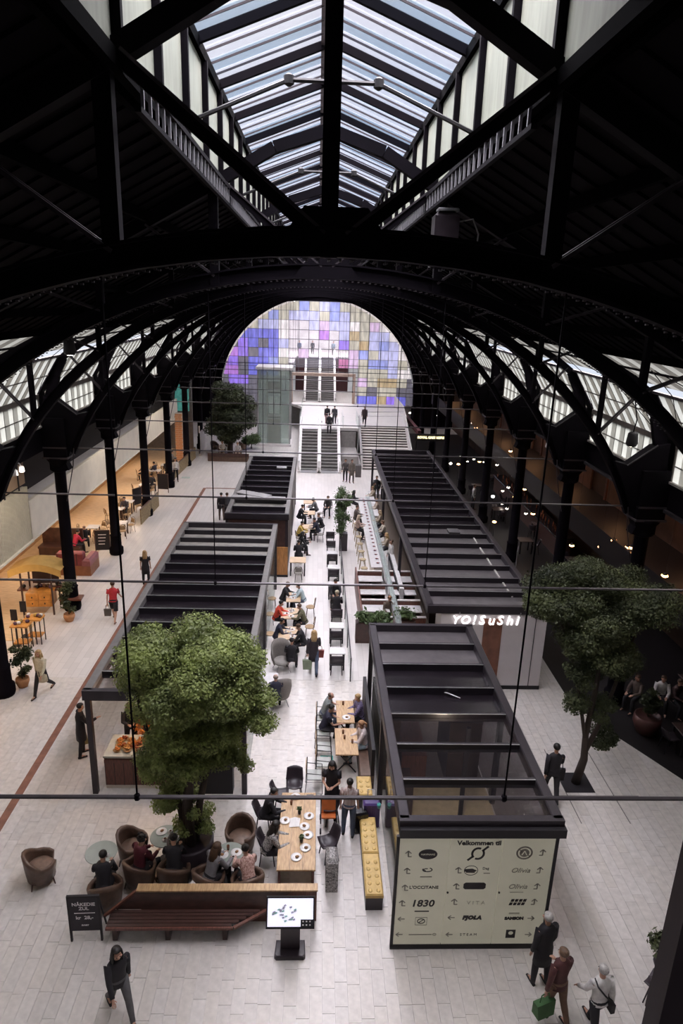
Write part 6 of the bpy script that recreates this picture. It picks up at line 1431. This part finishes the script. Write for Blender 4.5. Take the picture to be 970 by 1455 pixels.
# floodlights on spandrels and trusses
for k,(side,y) in enumerate(((-1,23.6),(1,30.3),(1,36.9),(1,43.6),(-1,37))):
    X=XC+side*10.9; t=thing('floodlight','pair of white spotlights on the dark beam, %s'%['left side near the camera','right side nearest','right side second','right side third','left side farther'][k],'spotlight',(X-side*.02,y,7.05))
    MB().box(-.05 if side>0 else 0,0 if side>0 else .05,-.1,.1,-.05,.25).build('bracket',steel,t)
    for q in (-1,1): MB().lathe([(.05,.12),(.09,.1),(.11,-.08),(.09,-.1)],(-side*.25,q*.28,-.12),12).build('lamp_head',white,t,True); MB().tube([(0,0,.1),(-side*.2,q*.25,.1),(-side*.25,q*.28,0)],.02,6).build('arm',white,t)
for y in (23.6,37,50): light('wall_flood','SPOT',(-10.2,y,6.9),260,(1,.88,.72),.15,rot=(0,math.radians(42),0)).data.spot_size=math.radians(130)  # wash lights added to brighten the left cladding; farthest has no fixture
for k,(px,py,Y) in enumerate(((99,500,TY[2]),(897,630,TY[2]-.2),(630,320,TY[1]+.5))):
    x,z=onY(px,py,Y-.6)
    if k<2:
        t=thing('hanging_floodlight','dark %s floodlight with a lit lens hanging from the roof'%['left','right'][k],'spotlight',(x,Y-.6,z)); MB().lathe([(.08,.35),(.14,.3),(.17,0),(.13,-.08)],n=14).build('housing',black,t,True); MB().ball((0,0,-.07),(.11,.11,.03),10,4).build('lens',lampw,t); MB().tube([(0,0,.35),(.05,0,.7),(0,.3,1.4)],.02,6).build('arm',iron,t)
# catwalk bracket and cable loop near right girder
x,z=onY(622,330,13.65); t=thing('stage_projector','dark roof mounted projector with a cable loop on the second truss','projector',(x+.05,13.2,z-.45)); MB().bbox(-.22,.22,-.2,.2,0,.75,.08).build('housing',plasticd,t); MB().bbox(-.18,.2,-.22,.0,.75,.8,.02).build('bright_cap',steel,t); MB().tube([(.25,0,.6),(.5,0,.65),(.62,0,.4),(.6,0,.05),(.45,0,-.1)],.015,6,side=(0,1,0)).build('cable',mat('grey cable',(.2,.2,.2)),t); MB().beam((-.25,0,-.2),(-.05,0,.75),.03,.03).build('bracket',steel,t)
# pastries, flowers on the counter
pc=[mat('orange flowers',(.62,.20,.03),.6,0,.4,20),mat('golden pastry',(.50,.24,.07),.6,0,.3,20),mat('rust flowers',(.30,.07,.02),.6,0,.3,20)]
for k in range(22):
    X=-5.3+R.random()*.8; Y=15.95+R.random()*.5; z=1.06
    if k<9: X=-5.25+(k%3)*.28; Y=15.9+(k//3)*.22
    t=thing('pastry_basket','basket of golden and orange pastries on the pastry counter','basket',(X,Y,z),0,'baskets on the pastry counter')
    MB().lathe([(.06,0),(.11,.05),(.10,.05),(.001,.03)],n=12).build('basket',mat('basket weave',(.30,.18,.08),.7),t,True); s_=MB()
    for q in range(7): s_.ball((R.uniform(-.06,.06),R.uniform(-.06,.06),.06+R.random()*.05),(.035,.03,.03),6,4)
    s_.build('pastries',pc[k%3],t,True)
t=thing('flower_bunch','big bunch of orange flowers at the back of the pastry kiosk','flowers',(-4.75,17.2,0)); MB().lathe([(.2,0),(.26,.6),(.22,.6)],n=12).build('bucket',plasticd,t); f=ob('flower_heads',leaf_mesh('flower_heads',[(0,0,.95,.35,.3,.35),(.5,.2,1.1,.35,.3,.3)],1500,.05,pc[0],77),t); f['kind']='stuff'
# shop lamps on the left
for k in range(6):
    y=17+k*7; light('shop_ceiling_light','AREA',(-13.0,y,2.9),85,(1,.78,.55),2.2,3.5)
    t=thing('shop_ceiling_lamp','warm ceiling lamp panel inside the left shops, %s from the camera'%['first','second','third','fourth','fifth','sixth'][k],'lamp',(-13.0,y,2.93)); MB().box(-1.1,1.1,-.1,.1,0,.05).build('diffuser',lampo,t); MB().box(-1.15,1.15,-.13,.13,.05,.09).build('housing',white,t)
light('concourse_light','AREA',(0,84,12.8),2600,(1,.95,.97),10,12)  # unseen area light added to brighten the concourse
light('kiosk_bakery_lamp','POINT',(-4.6,16.6,2.6),60,(1,.62,.3),.2)
t=thing('bakery_lamp','glowing lamp under the roof of the pastry kiosk','lamp',(-4.6,16.6,2.72)); ob('bulb',bulbo,t); MB().tube([(0,0,.04),(0,0,.34)],.008,5).build('cord',black,t)
for pr in (shellC,tubC,wingC,bistC,frameC,boxC,bistG,plateC,cupC,glassC,sdC,stC,bC): pr.finish()
